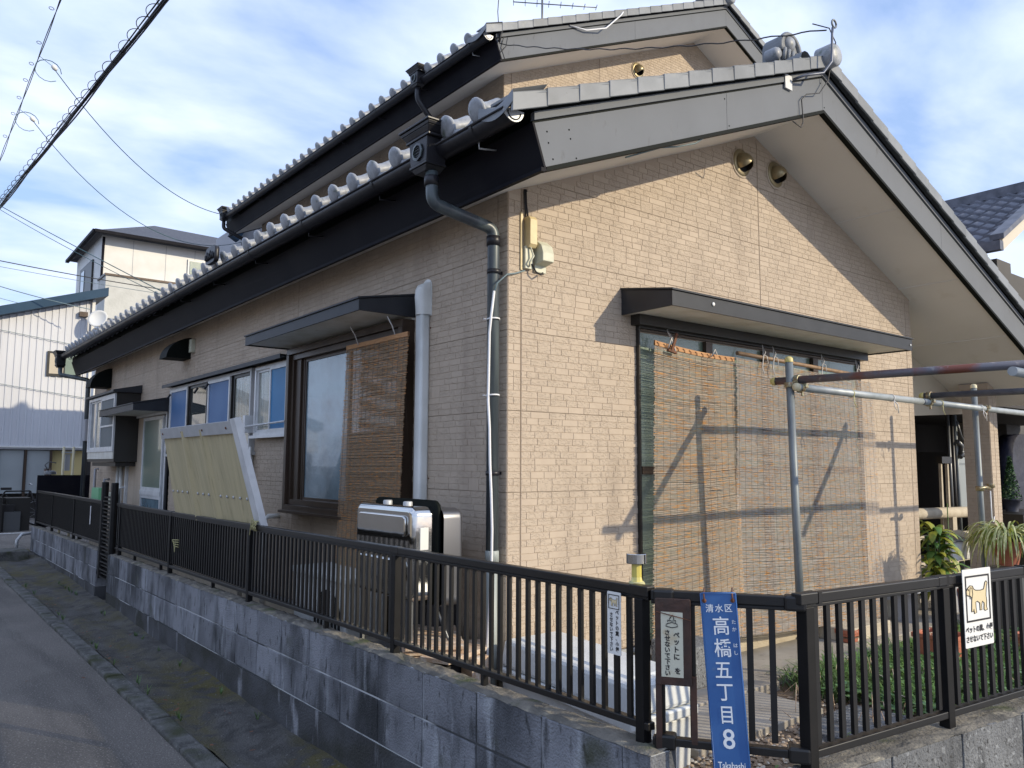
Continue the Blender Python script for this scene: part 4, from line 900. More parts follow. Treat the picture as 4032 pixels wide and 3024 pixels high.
# ================================================================== BLOCK WALL
A_ = .01448
def wx(y): return -.8384+A_*(y+0)+.0128     # outer face of the street wall
def wtop(y): return .6535-.0150*y
def block_wall(name, label, y0, y1, first, par_mat='block', base=0.0, ncourse=2):
    root = thing(name, (wx((y0+y1)/2), (y0+y1)/2, 0), label, 'block wall')
    me_cache = []
    for v_ in range(6):
        m = MB(); l, h, d = .1955, .0955, .06
        m.add([(d,-l,-h),(d,l,-h),(d,l,h),(d,-l,h),(-d+.003,-l+.004,-h+.004),(-d+.003,l-.004,-h+.004),(-d+.003,l-.004,h-.004),(-d+.003,-l+.004,h-.004),(-d+.006,-l,-h),(-d+.006,l,-h),(-d+.006,l,h),(-d+.006,-l,h)],
              [(3,2,1,0),(4,5,6,7),(0,1,9,8),(1,2,10,9),(2,3,11,10),(3,0,8,11),(8,9,5,4),(9,10,6,5),(10,11,7,6),(11,8,4,7)])
        me_cache.append(mesh_of(m, 'block', 'block'))
    k = 0; y = first
    while y < y1-.05:
        a = max(y, y0); b = min(y+.4, y1)
        yc = (a+b)/2
        for c in range(ncourse):
            zt = wtop(yc)-c*.2; zc = zt-.10
            if b-a > .39:
                inst('block', me_cache[k % 6], (wx(yc)+.06+random.uniform(-.0015,.0015), yc, zc), root, (math.atan(-.0150), 0, -math.atan(A_)))
            else:
                m = MB(); m.box((wx(yc)+.003,a+.002,zc-.0955),(wx(yc)+.12,b-.002,zc+.0955)); m.build('block', 'block', root)
            k += 1
        y += .4
    # mortar core, base course and rough top
    m = MB()
    P = []
    for (y, s) in ((y0+.003,0),(y1-.003,0)):
        P += [(wx(y)+.0095,y,0-.1),(wx(y)+.112,y,-.1),(wx(y)+.112,y,wtop(y)-.004),(wx(y)+.0095,y,wtop(y)-.004)]
    m.add(P, [(0,1,2,3),(7,6,5,4),(0,4,5,1),(1,5,6,2),(2,6,7,3),(3,7,4,0)]); m.build('mortar', 'mortar', root)
    m = MB(); P = []
    for y in (y0, y1):
        zt = wtop(y)-.2*ncourse-.004
        P += [(wx(y)+.001,y,-.1),(wx(y)+.12,y,-.1),(wx(y)+.12,y,zt),(wx(y)+.001,y,zt)]
    m.add(P, [(0,1,2,3),(7,6,5,4),(0,4,5,1),(1,5,6,2),(2,6,7,3),(3,7,4,0)]); m.build('wall_base', 'block_base', root)
    m = MB(); ny = int((y1-y0)/.05); nx = 5
    for j in range(ny+1):
        for i in range(nx+1):
            y = lerp(y0, y1, j/ny); e_ = 0 if 0 < i < nx else -.008
            m.v.append(Vector((wx(y)+.004+.116*i/nx+(random.uniform(-.004,.002) if i == 0 else 0), y, wtop(y)+.004+e_+random.uniform(-.004,.005))))
    for j in range(ny):
        for i in range(nx):
            a = j*(nx+1)+i; m.f.append((a,a+1,a+nx+2,a+nx+1)); m.m.append(0); m.s.append(False)
    m.build('wall_top', 'coping', root)
    return root
# first joint chosen so that vertical joints fall at y = -0.884 + 0.4 k
block_wall('block_wall', 'long stained grey concrete block wall under the black fence along the street', -1.80, 6.05, -2.084)
block_wall('block_wall', 'short stained block wall beyond the gate gap at the far end of the street fence', 6.66, 12.35, 6.316)
# front (sunny side) wall
FA = Vector((-.52, -2.118, 0)); FD = Vector((1.34, -.136, 0)).normalized(); FN = Vector((FD.y, -FD.x, 0))   # FN points to the street
if FN.y > 0: FN = -FN
fw = thing('block_wall', tuple(FA+FD*1.5), 'pale concrete block wall under the front fence at the lower right', 'block wall')
def fp(s, off, z): return FA+FD*s+FN*off+Z3*z
k = 0; s = .16-.4+.02; 
edges = [.0, .325, .725, 1.125, 1.525, 1.925, 2.325, 2.725, 3.125]
for i in range(len(edges)-1):
    for c in range(3):
        z1 = .655-c*.2; a, b = edges[i]+.0045, edges[i+1]-.0045; m = MB(); mat_ = 'block_light'
        if i == 0 and c == 0: b -= .0
        m.obb(fp((a+b)/2, .0, z1-.0975), FD*(b-a)/2, FN*.06, Z3*.0955); m.build('block', mat_, fw, bevel=.004)
m = MB(); m.obb(fp(1.56, -.002, .24), FD*1.56, FN*.052, Z3*.405); m.build('mortar', 'mortar', fw)
m = MB(); nx, ny = 5, 60
for j in range(ny+1):
    for i in range(nx+1): m.v.append(fp(3.12*j/ny, -.06+.12*i/nx, .659+(-.006 if i in (0,nx) else 0)+random.uniform(-.004,.005)))
for j in range(ny):
    for i in range(nx): a = j*(nx+1)+i; m.f.append((a,a+1,a+nx+2,a+nx+1)); m.m.append(0); m.s.append(False)
m.build('wall_top', 'coping', fw)
m = MB(); m.obb((-.66,-1.99,.1), Vector((.26,-.37,0)).normalized()*.2, Vector((.37,.26,0)).normalized()*.06, Z3*.36); tag(m.build('block_wall', 'block_light'), 'low chamfered corner piece of the block wall below the blue address sign', 'block wall')

# ================================================================== FENCES
def bal_mesh(L, w_=.019, d=.0125):
    m = MB(); m.box((-d/2,-w_/2,-L/2),(d/2,w_/2,L/2)); return mesh_of(m, 'baluster', 'fence')
def fence(name, label, A, B, zt, zb_, first, pitch_, posts, group=None, zfoot=None, rails=True, post_w=.036):
    """A,B plan points; zt/zb_: functions of s giving rail heights"""
    A = Vector((*A, 0)); B = Vector((*B, 0)); d = (B-A).normalized(); L = (B-A).length; n_ = Vector((d.y, -d.x, 0)); ang = math.atan2(d.y, d.x)-pi/2
    root = thing(name, tuple(A+d*L/2+Z3*.6), label, 'fence', group)
    def rail(zf, h, w_, nm, off=0):
        m = MB(); a, b = A+Z3*zf(0), B+Z3*zf(L); m.beam(a, b, w_, h); return m.build(nm, 'fence', root, bevel=.003)
    rail(lambda s: zt(s)-.016, .030, .034, 'top_rail'); rail(lambda s: zt(s)-.038, .012, .020, 'top_rail_channel')
    rail(lambda s: zb_(s)+.012, .024, .032, 'bottom_rail'); 
    hh = (zt(L/2)-.03)-(zb_(L/2)+.03); me = bal_mesh(hh)
    s = first
    while s < L-.01:
        if not any(abs(s-p) < .022 for p in posts):
            inst('baluster', me, A+d*s+Z3*((zt(s)+zb_(s))/2), root, (0, 0, ang))
        s += pitch_
    for p in posts:
        m = MB(); zf = (zfoot(p) if zfoot else .5); c = A+d*p; off = n_*0
        m.obb(c+Z3*((zf+zt(p)-.04)/2), d*post_w/2, n_*post_w/2, Z3*((zt(p)-.04-zf)/2)); m.build('post', 'fence_post', root, bevel=.002)
        m = MB(); m.obb(c+Z3*(zt(p)-.0155), d*.040, n_*.0185, Z3*.0165); m.build('post_cap_clamp', 'fence', root, bevel=.003)
    return root, A, d, n_
# street fence, near part: runs from the corner (s=0) to the gate gap
yA, yB = -1.74, 6.03
xA, xB = -.7755, -.664
Lr = math.hypot(xB-xA, yB-yA)
tz = lambda y: 1.1537-.0064*y; bz = lambda y: .700-.0135*y
fr = fence('fence', 'long black baluster fence on the stained block wall along the street', (xA,yA), (xB,yB), lambda s: tz(yA+s), lambda s: bz(yA+s), .091, .0588, [.035, 1.63, 3.62, 5.6, 7.6], zfoot=lambda s: wtop(yA+s)-.0)
for s in (.9, 2.4, 4.4, 5.9, 6.9):
    m = MB(); m.box((xA+.0144*s-.012, yA+s-.01, wtop(yA+s)), (xA+.0144*s+.012, yA+s+.01, bz(yA+s)+.005)); m.build('rail_spacer', 'fence', fr[0])
fr2 = fence('fence', 'short black baluster fence beyond the gate gap with a white mark', (-.655,6.68), (-.575,12.3), lambda s: tz(6.68+s), lambda s: bz(6.68+s), .05, .0588, [.03, 2.0, 3.9, 5.6], zfoot=lambda s: wtop(6.68+s))
m = MB(); m.box((-.672,7.42,.80),(-.668,7.45,1.02)); m.build('white_mark', 'white_cable', fr2[0])
# chamfered corner panel
fr3 = fence('fence', 'short angled fence panel at the corner carrying the brown and blue signs', (-.7755,-1.745), (-.515,-2.118), lambda s: 1.158, lambda s: .688, .125, .5, [], zfoot=lambda s: .3)
A3, d3, n3 = fr3[1], fr3[2], fr3[3]
for s in (.030, .297, .362):
    inst('baluster', bal_mesh(.40), A3+d3*s+Z3*.925, fr3[0], (0,0,math.atan2(d3.y,d3.x)-pi/2))
if n3.x > 0: n3 = -n3
for s, z in ((.04,1.138),(.04,.70),(.43,1.138),(.43,.70)):
    m = MB(); m.obb(A3+d3*s+Z3*z, d3*.032, n3*.026, Z3*.023); m.build('corner_joint', 'fence', fr3[0], bevel=.008)
# front fence
FB = FA+FD*3.1
fr4 = fence('fence', 'black baluster fence across the front garden with the large white dog sign', (FA.x,FA.y), (FB.x,FB.y), lambda s: 1.168-.002*s, lambda s: .690+.0*s, .052, .0588, [.01, .745, 2.2], zfoot=lambda s: .655, post_w=.038)
def joint_box(mbp, c): pass
for s in (.06, .76, 1.30):
    m = MB(); m.obb(fp(s, 0, 1.1515), FD*.008, FN*.0185, Z3*.0165); m.build('rail_joint', 'fence', fr4[0])
# gate posts and folded accordion gate in the gap
gt = thing('folding_gate', (-.68, 6.35, .6), 'folded black slatted accordion gate with tall round-topped posts in the gap', 'gate')
for y in (6.12, 6.60):
    m = MB(); m.rbox((-.72,y-.03,.25),(-.655,y+.03,1.33), .02, ax=0); m.build('gate_post', 'fence_post', gt)
for k in range(22):
    m = MB(); m.box((-.715+.012*(k%2),6.17,.27+k*.042),(-.66+.012*(k%2),6.55,.285+k*.042)); m.build('slat', 'fence', gt)
# end fence return (dark panel) at the far corner
m = MB(); m.box((-.60,12.30,.45),(1.2,12.36,1.33)); ef = tag(m.build('end_panel', 'fascia_black'), 'dark solid panel fence crossing at the far end of the house', 'fence')

# ================================================================== SIGNS
def plate(m, o, u, v, w_, h, r, t, n_):
    pol = []
    for (cx, cy, a0) in ((w_/2-r,h/2-r,0),(-w_/2+r,h/2-r,pi/2),(-w_/2+r,-h/2+r,pi),(w_/2-r,-h/2+r,1.5*pi)):
        for k in range(5): a = a0+pi/2*k/4; pol.append((cx+r*cos(a), cy+r*sin(a)))
    return m.prism(pol, Vector(o)-Vector(n_)*t, u, v, Vector(n_)*t)
def dog(o, u, v, n_, s, par):
    """generic side-on puppy: outline and cream fill"""
    o, u, v, n_ = map(Vector, (o, u, v, n_))
    s0 = s; s = s*1.0
    body = [(-.50,.28),(-.44,.36),(-.34,.42),(-.24,.40),(-.18,.30),(-.10,.26),(.12,.24),(.26,.26),(.30,.34),(.34,.46),(.40,.50),(.44,.44),(.40,.34),(.38,.22),(.36,.06),(.38,-.10),(.36,-.30),(.40,-.38),(.30,-.40),(.24,-.36),(.26,-.16),(.18,-.10),(.14,-.22),(.14,-.36),(.06,-.36),(.06,-.14),(-.04,-.08),(-.12,-.10),(-.12,-.26),(-.10,-.42),(-.20,-.44),(-.22,-.30),(-.24,-.36),(-.32,-.38),(-.30,-.10),(-.28,.04),(-.34,.10),(-.44,.12),(-.52,.16),(-.54,.22)]
    body = [(p[0]*1.18, p[1]*.92) for p in body]
    def poly(pl, off, m_, nm, g=1.0):
        cx = sum(p[0] for p in pl)/len(pl); cy = sum(p[1] for p in pl)/len(pl); m = MB()
        m.add([o+u*(cx+(p[0]-cx)*g)*s+v*(cy+(p[1]-cy)*g)*s+n_*off for p in pl], [tuple(range(len(pl)))]); return m.build(nm, m_, par)
    poly(body, .0012, 'dog_fur', 'dog_print')
    m = MB(); m.tube([o+u*p[0]*s+v*p[1]*s+n_*.0014 for p in body+[body[0]]], .012*s, 4)
    ear = [(p[0]*1.18, p[1]*.92) for p in [(-.34,.36),(-.26,.34),(-.24,.16),(-.28,.02),(-.36,.02),(-.38,.16),(-.34,.36)]]
    m.tube([o+u*p[0]*s+v*p[1]*s+n_*.0018 for p in ear], .010*s, 4)
    m.obb(o+u*(-.49*s)+v*(.27*s)+n_*.002, u*.016*s, v*.024*s, n_*.0005); m.obb(o+u*(-.62*s)+v*(.20*s)+n_*.002, u*.022*s, v*.018*s, n_*.0005)
    m.build('dog_outline', 'sign_black', par)
def ring(o, u, v, n_, w_, h, t, m_, par, nm='print_frame'):
    o, u, v, n_ = map(Vector, (o, u, v, n_)); m = MB()
    for (cx, cy, a, b) in ((0,h/2-t/2,w_/2,t/2),(0,-h/2+t/2,w_/2,t/2),(-w_/2+t/2,0,t/2,h/2-t),(w_/2-t/2,0,t/2,h/2-t)): m.obb(o+u*cx+v*cy+n_*.001, u*a, v*b, n_*.0006)
    return m.build(nm, m_, par)
# white portrait dog sign on the front fence
su, sv = FD, Z3; c = fp(.917, .034, 1.050)
sg = thing('sign', tuple(c), 'large white plate with a cream dog in a black frame tied to the front fence', 'sign')
m = MB(); plate(m, c, su, sv, .188, .270, .004, .002, FN); m.build('plate', 'sign_white', sg)
ring(c+Z3*.032, su, sv, FN, .160, .160, .006, 'sign_black', sg); dog(c+Z3*.030, su, sv, FN, .125, sg)
text_mb([('ペットの糞、小便',0,-.073,.0245,.92,.03),('させないで下さい',0,-.106,.0245,.92,.03)], c, su, sv, FN).build('lettering', 'sign_black', sg)
# narrow white sign on the street fence
c = Vector((-.802, -1.606, 1.034)); u_ = Vector((-.02, -1, 0)).normalized(); n_ = Vector((-1, .02, 0)).normalized()
sg = thing('sign', tuple(c), 'narrow white plate with a small dog and two upright columns of writing', 'sign')
m = MB(); plate(m, c, u_, Z3, .062, .200, .004, .002, n_); m.build('plate', 'sign_white', sg)
ring(c+Z3*.068, u_, Z3, n_, .050, .046, .0022, 'sign_black', sg); dog(c+Z3*.067, u_, Z3, n_, .034, sg)
col1, col2_ = 'ペットの糞、小便', 'させないで下さい'
L_ = [(ch, .015, .036-i*.0168, .0165, .95, .03) for i, ch in enumerate(col1)]+[(ch, -.012, .026-i*.0158, .0165, .95, .03) for i, ch in enumerate(col2_)]
text_mb(L_, c, u_, Z3, n_).build('lettering', 'sign_black', sg)
# brown rusty board with an old notice
u_ = d3; c = A3+d3*.069+n3*.030+Z3*1.005
sg = thing('sign', tuple(c), 'rusty brown board with a yellowed hand-lettered notice wired to the corner fence', 'sign')
m = MB(); plate(m, c, u_, Z3, .110, .262, .006, .008, n3); m.build('board', 'sign_rust', sg, bevel=.002)
c2 = c+n3*.001-u_*.003-Z3*.008
m = MB(); plate(m, c2, u_, Z3, .067, .196, .001, .001, n3); m.build('notice', 'sign_old', sg)
L_ = [(ch, .014, .030-i*.022, .021, .95, .03) for i, ch in enumerate('ペットに')]+[(ch, -.014, .036-i*.0175, .0185, .95, .03) for i, ch in enumerate('させないで下さい')]
text_mb(L_, c2, u_, Z3, n3).build('lettering', 'sign_black', sg)
text_mb([('を', .016, -.078, .021, .95, .03)], c2, u_, Z3, n3).build('lettering', 'sign_black', sg)
m = MB(); q = lambda a, b: c2+u_*a+Z3*b+n3*.0016
m.tube([q(-.016,.062),q(-.018,.055),q(0,.051),q(.018,.055),q(.016,.063),q(0,.067),q(-.016,.062)],.0012,4); m.tube([q(-.012,.068),q(-.012,.074),q(.002,.071),q(.012,.074),q(.011,.067)],.0012,4); m.tube([q(-.007,.076),q(-.003,.083),q(.003,.090),q(.006,.080),q(.007,.075)],.0012,4); m.build('swirl_print', 'sign_black', sg)
m = MB(); m.tube([c+u_*-.05+Z3*.09+n3*.004, c+u_*.055+Z3*.068+n3*.004], .0015, 5); m.build('tie_wire', 'rust', sg)
for s_ in (-1,): 
    m = MB(); m.obb(A3+d3*.022+Z3*.78+n3*.02, d3*.009, n3*.006, Z3*.11); m.obb(A3+d3*.128+Z3*.80+n3*.01, d3*.009, n3*.006, Z3*.10); m.build('stake', 'sign_rust', sg)
# blue address plate
c = A3+d3*.2245+n3*.045+Z3*.87; tilt = .020
uu = (d3+Z3*.060).normalized(); vv = Z3.copy(); vv = (vv-uu*vv.dot(uu)).normalized(); nn3 = n3
if uu.cross(vv).dot(n3) < 0: pass
sg = thing('sign', tuple(c), 'tall blue enamel street address plate with white writing hung on the corner fence', 'sign')
m = MB(); plate(m, c, uu, vv, .108, .590, .008, .0025, n3); m.build('plate', 'sign_blue', sg)
m = MB(); pol = [(.0515*sx, .2925*sy) for sx, sy in ((1,1),(-1,1),(-1,-1),(1,-1),(1,1))]
m.tube([c+uu*a+vv*b+n3*.0005 for a, b in pol], .0022, 6); m.build('rolled_edge', 'sign_blue', sg)
L_ = [('清',-.028,.243,.028,.95,.008),('水',0,.243,.028,.95,.008),('区',.028,.243,.028,.95,.008),
      ('高',.002,.186,.062,.9,.008),('橋',.002,.114,.062,.9,.008),('五',-.002,.042,.062,.9,.008),('丁',-.002,-.030,.062,.9,.008),('目',-.002,-.102,.062,.8,.008),('8',-.002,-.178,.086,.95,.010),
      ('た',.040,.198,.015,1,.01),('か',.040,.174,.015,1,.01),('は',.040,.122,.015,1,.01),('し',.040,.098,.015,1,.01),('Takahashi',0,-.262,.030,.72,.012)]
L_ = [(q[0], q[1], .295-(.295-q[2])*.905, q[3]*.93)+tuple(q[4:]) for q in L_]
text_mb(L_, c, uu, vv, n3).build('lettering', 'sign_letter', sg)
for a in (-.042, .042):
    m = MB(); m.tube([c+uu*a+vv*.270+n3*.004, c+uu*a+vv*.290+n3*.002, c+uu*a+vv*.302-n3*.04], .0025, 6); m.lathe([(0,.003),(.006,.002),(.007,0)], c+uu*a+vv*.270, n3, 8); m.build('hanging_wire', 'rust', sg)

# solar lamp on the fence
sl_ = thing('solar_lamp', (-.775, -1.655, 1.16), 'small round solar lamp with silver cap standing on the fence rail', 'lamp')
C_ = Vector((-.745, -1.655, 1.155))
m = MB(); m.lathe([(0,.104),(.0325,.104),(.0335,.1025),(.0335,.0735),(.0325,.072),(0,.072)], C_, Z3, 32, sm=False); m.build('cap', 'steel', sl_)
m = MB(); m.lathe([(.017,.073),(.017,.028),(.020,.014)], C_, Z3, 10, sm=False); m.build('lamp_glass', 'lamp_glass', sl_)
m = MB(); m.lathe([(0,.014),(.024,.014),(.028,.006),(.026,-.002),(0,-.002)], C_, Z3, 16); m.build('base', 'rope', sl_)
# ropes on the rail
rp_ = thing('rope', (-.70, 1.70, 1.14), 'yellow twine knotted round the fence rail holding the leaning panel', 'rope')
m = MB(); rr = random.Random(5)
for k in range(9):
    c0 = Vector((-.735, 1.76+rr.uniform(-.03,.03), 1.135)); m.tube([c0+Vector((-.02*cos(t)*rr.uniform(.8,1.3), .02*rr.uniform(-1,1), .032*sin(t))) for t in [j*.7 for j in range(10)]], .0035, 5)
for k in range(5): m.tube([(-.74,1.75,1.13),(-.76,1.75+rr.uniform(-.05,.06),1.13+rr.uniform(-.02,.09)),(-.77,1.75+rr.uniform(-.09,.09),1.13+rr.uniform(-.06,.12))], .003, 5)
m.build('twine', 'rope', rp_)
rp_ = thing('rope', (-.72, 3.65, .85), 'small loop of pale cord caught on the street fence balusters', 'rope')
m = MB()
for k in range(4): m.tube([(-.70,3.62,.84+.02*k),(-.725,3.66+.02*k,.85+.015*k),(-.715,3.70,.87),(-.725,3.64,.83-.01*k)], .004, 5)
m.build('twine', 'rope', rp_)

# ================================================================== YELLOW LEANING PANEL
yp = thing('leaning_panel', (-.75, 2.8, 1.1), 'yellowed corrugated sheet in a white frame leaning out over the street fence', 'panel')
def pq(t, s, off=0):   # t along y 0..1, s 0 top..1 bottom
    T0, T1 = Vector((-.87,3.60,1.815)), Vector((-.87,1.875,1.815)); B0, B1 = Vector((-.69,3.78,1.10)), Vector((-.69,1.81,1.10))
    p = (T0.lerp(T1, t)).lerp(B0.lerp(B1, t), s); nrm = Vector((-.97,0,-.24)); return p+nrm*off
m = MB(); nt_ = 60
for i in range(nt_+1):
    t = i/nt_; h = .0
    for c_ in (.34, .60): h = max(h, .030*math.exp(-((t-c_)/.018)**2))
    for s in (0.02, .33, .66, 1.0): m.v.append(pq(t, s, h+.002*sin(40*t)))
for i in range(nt_):
    for j in range(3): a = i*4+j; m.f.append((a,a+1,a+5,a+4)); m.m.append(0); m.s.append(True)
m.build('sheet', 'yellow_frp', yp)
m = MB(); m.add([pq(-.01,-.03,.02),pq(1.0,-.03,.02),pq(1.0,.085,.02),pq(-.01,.085,.02),pq(-.01,-.03,-.02),pq(1.0,-.03,-.02),pq(1.0,.085,-.02),pq(-.01,.085,-.02)],[(0,1,2,3),(7,6,5,4),(0,4,5,1),(1,5,6,2),(2,6,7,3),(3,7,4,0)]); m.build('top_rail', 'alu', yp)
m = MB(); m.add([pq(1.0,-.05,.025),pq(1.055,-.05,.025),pq(1.055,1,.025),pq(1.0,1,.025),pq(1.0,-.05,-.02),pq(1.055,-.05,-.02),pq(1.055,1,-.02),pq(1.0,1,-.02)],[(0,1,2,3),(7,6,5,4),(0,4,5,1),(1,5,6,2),(2,6,7,3),(3,7,4,0)]); m.build('side_rail', 'white_frame', yp)
for k in range(14):
    m = MB(); m.lathe([(0,.008),(.008,.007),(.012,0)], pq(.03+k*.071,.70+.01*k/14,.004), (-.97,0,-.24), 8); m.build('rivet', 'alu', yp)
for k in range(4):
    m = MB(); m.lathe([(0,.006),(.008,.004),(.010,0)], pq(.03+k*.3,.03,.022), (-.97,0,-.24), 8); m.build('screw', 'rust', yp)

# ================================================================== REED BLINDS
def blind(name, label, P, tl, tr, bl, br, mt, pitch_=.0052, r=.0024, nth=12, thr=.0006, wav=.010, top=True, sag=0, seed=1, gauge=None):
    """P(u,d,z) frame; corners are (u,z,d)"""
    rnd = random.Random(seed); root = thing(name, tuple(P((tl[0]+tr[0])/2, .1, tl[1])), label, 'blind')
    H = ((tl[1]-bl[1])+(tr[1]-br[1]))/2; n = int(H/pitch_); NS = 12; m = MB(); 
    ph = [rnd.uniform(0, 6) for _ in range(4)]
    def pt(s, t):
        a = [lerp(tl[i], bl[i], t) for i in range(3)]; b = [lerp(tr[i], br[i], t) for i in range(3)]
        u = lerp(a[0], b[0], s); z = lerp(a[1], b[1], s)-sag*sin(pi*s)*(1-t*.5); d = lerp(a[2], b[2], s)
        d += wav*(sin(5*s+3*t+ph[0])*.5+sin(11*s-4*t+ph[1])*.25+.6*sin(7*t+ph[2])*.3)*(.3+t)
        return u, d, z
    for k in range(n):
        t = (k+.5)/n; j0, j1 = rnd.uniform(-.012,.006), rnd.uniform(-.006,.012); dz = rnd.gauss(0,.0006); rr_ = r*rnd.uniform(.75,1.15)
        e0, e1 = rnd.uniform(-.001,.001), rnd.uniform(-.001,.001)
        mi = 0
        base = len(m.v)
        for i in range(NS+1):
            s = i/NS; u, d, z = pt(s+(j0 if i == 0 else j1 if i == NS else 0)/max(.3, tr[0]-tl[0] if tr[0] > tl[0] else tl[0]-tr[0]), t); z += dz+lerp(e0, e1, s)
            m.v += [P(u, d+rr_*.8, z+rr_*.6), P(u, d+rr_*.8, z-rr_*.6), P(u, d-rr_*.8, z-rr_*.6), P(u, d-rr_*.8, z+rr_*.6)]
        for i in range(NS):
            a = base+4*i
            for q in range(4): m.f.append((a+q, a+(q+1) % 4, a+4+(q+1) % 4, a+4+q)); m.m.append(0); m.s.append(False)
    m.build('reeds', mt, root, kind='stuff')
    for i in range(nth):
        s = (i+.35)/nth; m = MB(); m.tube([P(*(lambda q: (q[0]+.0015*sin(t*60+i), q[1]+.003, q[2]))(pt(s, t))) for t in [j/24 for j in range(25)]], thr, 3); m.build('thread', 'thread', root)
    if top:
        m = MB(); m.add([P(*(lambda q: (q[0], q[1]+dd, q[2]+zz))(pt(s, 0))) for dd in (.006,-.006) for s in [i/8 for i in range(9)] for zz in (-.004, .026)],
            [(2*i,2*i+1,2*i+3,2*i+2) for i in range(8)]+[(18+2*i,18+2*i+1,18+2*i+3,18+2*i+2) for i in range(8)]+[(2*i+1,18+2*i+1,18+2*i+3,2*i+3) for i in range(8)]+[(2*i,18+2*i,18+2*i+2,2*i+2) for i in range(8)]); m.build('head_rail', 'reed_fresh', root)
    return root, pt
b1, p1 = blind('reed_blind', 'weathered reed blind with an orange head strip, left one on the front window', PY, (1.105,2.315,.105), (1.925,2.275,.11), (1.04,.30,.12), (1.935,.42,.14), 'reed_gold', seed=3, nth=13, sag=.012)
for k in range(13):
    m = MB(); q = p1((k+.4)/13, 0); m.tube([PY(q[0]-.01,q[1]+.009,q[2]+.018),PY(q[0]+.006,q[1]+.011,q[2]+.008),PY(q[0]+.008,q[1]+.009,q[2]-.006)], .002, 4); m.build('lacing', 'rust', b1)
b2, p2 = blind('reed_blind', 'wide grey reed blind hung from a bamboo pole, right one on the front window', PY, (1.930,2.300,.125), (3.77,2.245,.13), (1.86,.405,.15), (3.83,.325,.16), 'reed_grey', seed=9, nth=27, top=False, wav=.02)
m = MB(); m.tube([PY(1.93,.135,2.33),PY(2.6,.135,2.315),PY(3.2,.135,2.30),PY(3.75,.135,2.285)], .015, 10); m.build('bamboo_pole', 'bamboo', b2)
for (u, s_) in ((2.22,1),(2.35,0),(3.0,1),(3.52,1)):
    m = MB(); m.tube([PY(u,.14,2.31),PY(u+.01,.16,2.36),PY(u+.02,.13,2.42),PY(u-.0,.15,2.33),PY(u-.03,.16,2.25),PY(u-.02,.165,2.20)], .004, 5); m.tube([PY(u,.14,2.35),PY(u+.03,.16,2.33),PY(u+.04,.16,2.28)],.003,5); m.build('cord', 'rope_white', b2)
m = MB(); m.tube([PY(1.22,.12,2.30),PY(1.235,.14,2.37),PY(1.21,.12,2.42),PY(1.25,.13,2.35),PY(1.27,.14,2.28)], .005, 5); m.tube([PY(1.66,.12,2.28),PY(1.68,.14,2.33),PY(1.71,.13,2.30)], .005, 5); m.build('cord', 'rope_white', b1)
m = MB(); m.beam(PY(1.235,.135,2.27), PY(1.285,.14,2.40), .012, .018); m.beam(PY(1.20,.135,2.285), PY(1.28,.135,2.27), .02, .012); m.build('bracket', 'rust', b1)
# lower folded part of the blinds behind the fence
# narrow strip of blind right of the wide one, hanging edge
b3, p3 = blind('reed_blind', 'brown reed blind hanging over the dark-framed side window', PX, (1.76,2.375,.115), (.86,2.365,.13), (1.84,.78,.12), (.935,.80,.155), 'reed_brown', pitch_=.0060, r=.0031, thr=.0014, seed=5, nth=13, wav=.016)
for u in (1.55, 1.03):
    m = MB(); m.tube([PX(u,.13,2.385),PX(u+.01,.15,2.45),PX(u-.015,.2,2.50)], .004, 6); m.build('cord', 'rope_white', b3)

# ================================================================== DRYING FRAME OF SCAFFOLD PIPES
sf = thing('scaffold_frame', (3.2, -.62, .22), 'clothes drying frame of clamped galvanised scaffold pipes in the front garden', 'pipe frame')
R_ = .0243
def sp(name, a, b, m_, r=R_, cap=None, capa=True, capb=False):
    m = MB(); m.tube([a, b], r, 18); o = m.build(name, m_, sf)
    a, b = Vector(a), Vector(b); d = (b-a).normalized()
    for q, dd, on in ((a, -d, capa), (b, d, capb)):
        if on and cap:
            m = MB(); m.lathe([(r+.002,-.018),(r+.002,.004),(r*.7,.016),(0,.020)], q, dd, 16); m.build('end_cap', cap, o)
    return o
sp('post', (1.800,-.62,2.225), (1.845,-.625,.2), 'galv', cap='cap_yellow'); sp('post', (4.675,-.575,2.24), (4.70,-.58,.2), 'galv', cap='cap_ivory')
m = MB(); m.tube([(4.72,-.60,1.0),(4.74,-.60,.2)], .02, 8)
sp('cross_pipe', (1.79,-.672,2.043), (3.50,-.665,2.040), 'galv_bright', cap='cap_ivory')
sp('cross_pipe', (3.52,-.665,2.04), (5.9,-.655,2.036), 'galv_bright')
m = MB(); m.tube([(3.50,-.665,2.04),(3.60,-.665,2.04)], R_-.0012, 14); m.build('pipe_joint', 'galv_dark', sf)
sp('long_pipe', (1.805,-.50,2.092), (2.05,-2.12,2.088), 'galv_rust', cap='cap_yellow'); sp('long_pipe', (3.60,-.62,2.09), (3.93,-2.4,2.09), 'galv_dark', cap='cap_yellow')
sp('outer_pipe', (1.80,-1.90,2.035), (5.9,-1.88,2.035), 'galv_bright')
def clamp(c, ax_):
    m = MB(); m.lathe([(R_+.001,-.016),(R_+.009,-.016),(R_+.009,.016),(R_+.001,.016)], c, ax_, 14); m.obb(Vector(c)+Vector((0,-.012,-.035)), (.008,0,0), (0,.006,0), (0,0,.02)); m.obb(Vector(c)+Vector((.01,-.03,.01)), (.016,0,0), (0,.012,0), (0,0,.014)); return m.build('clamp', 'clamp', sf, bevel=.002)
clamp((1.84,-.672,2.043), X3); clamp((1.80,-.62,2.06), Z3); clamp((1.83,-.66,2.091), Y3); clamp((3.615,-.665,2.04), X3); clamp((3.61,-.675,2.09), Y3); clamp((4.66,-.66,2.04), X3)
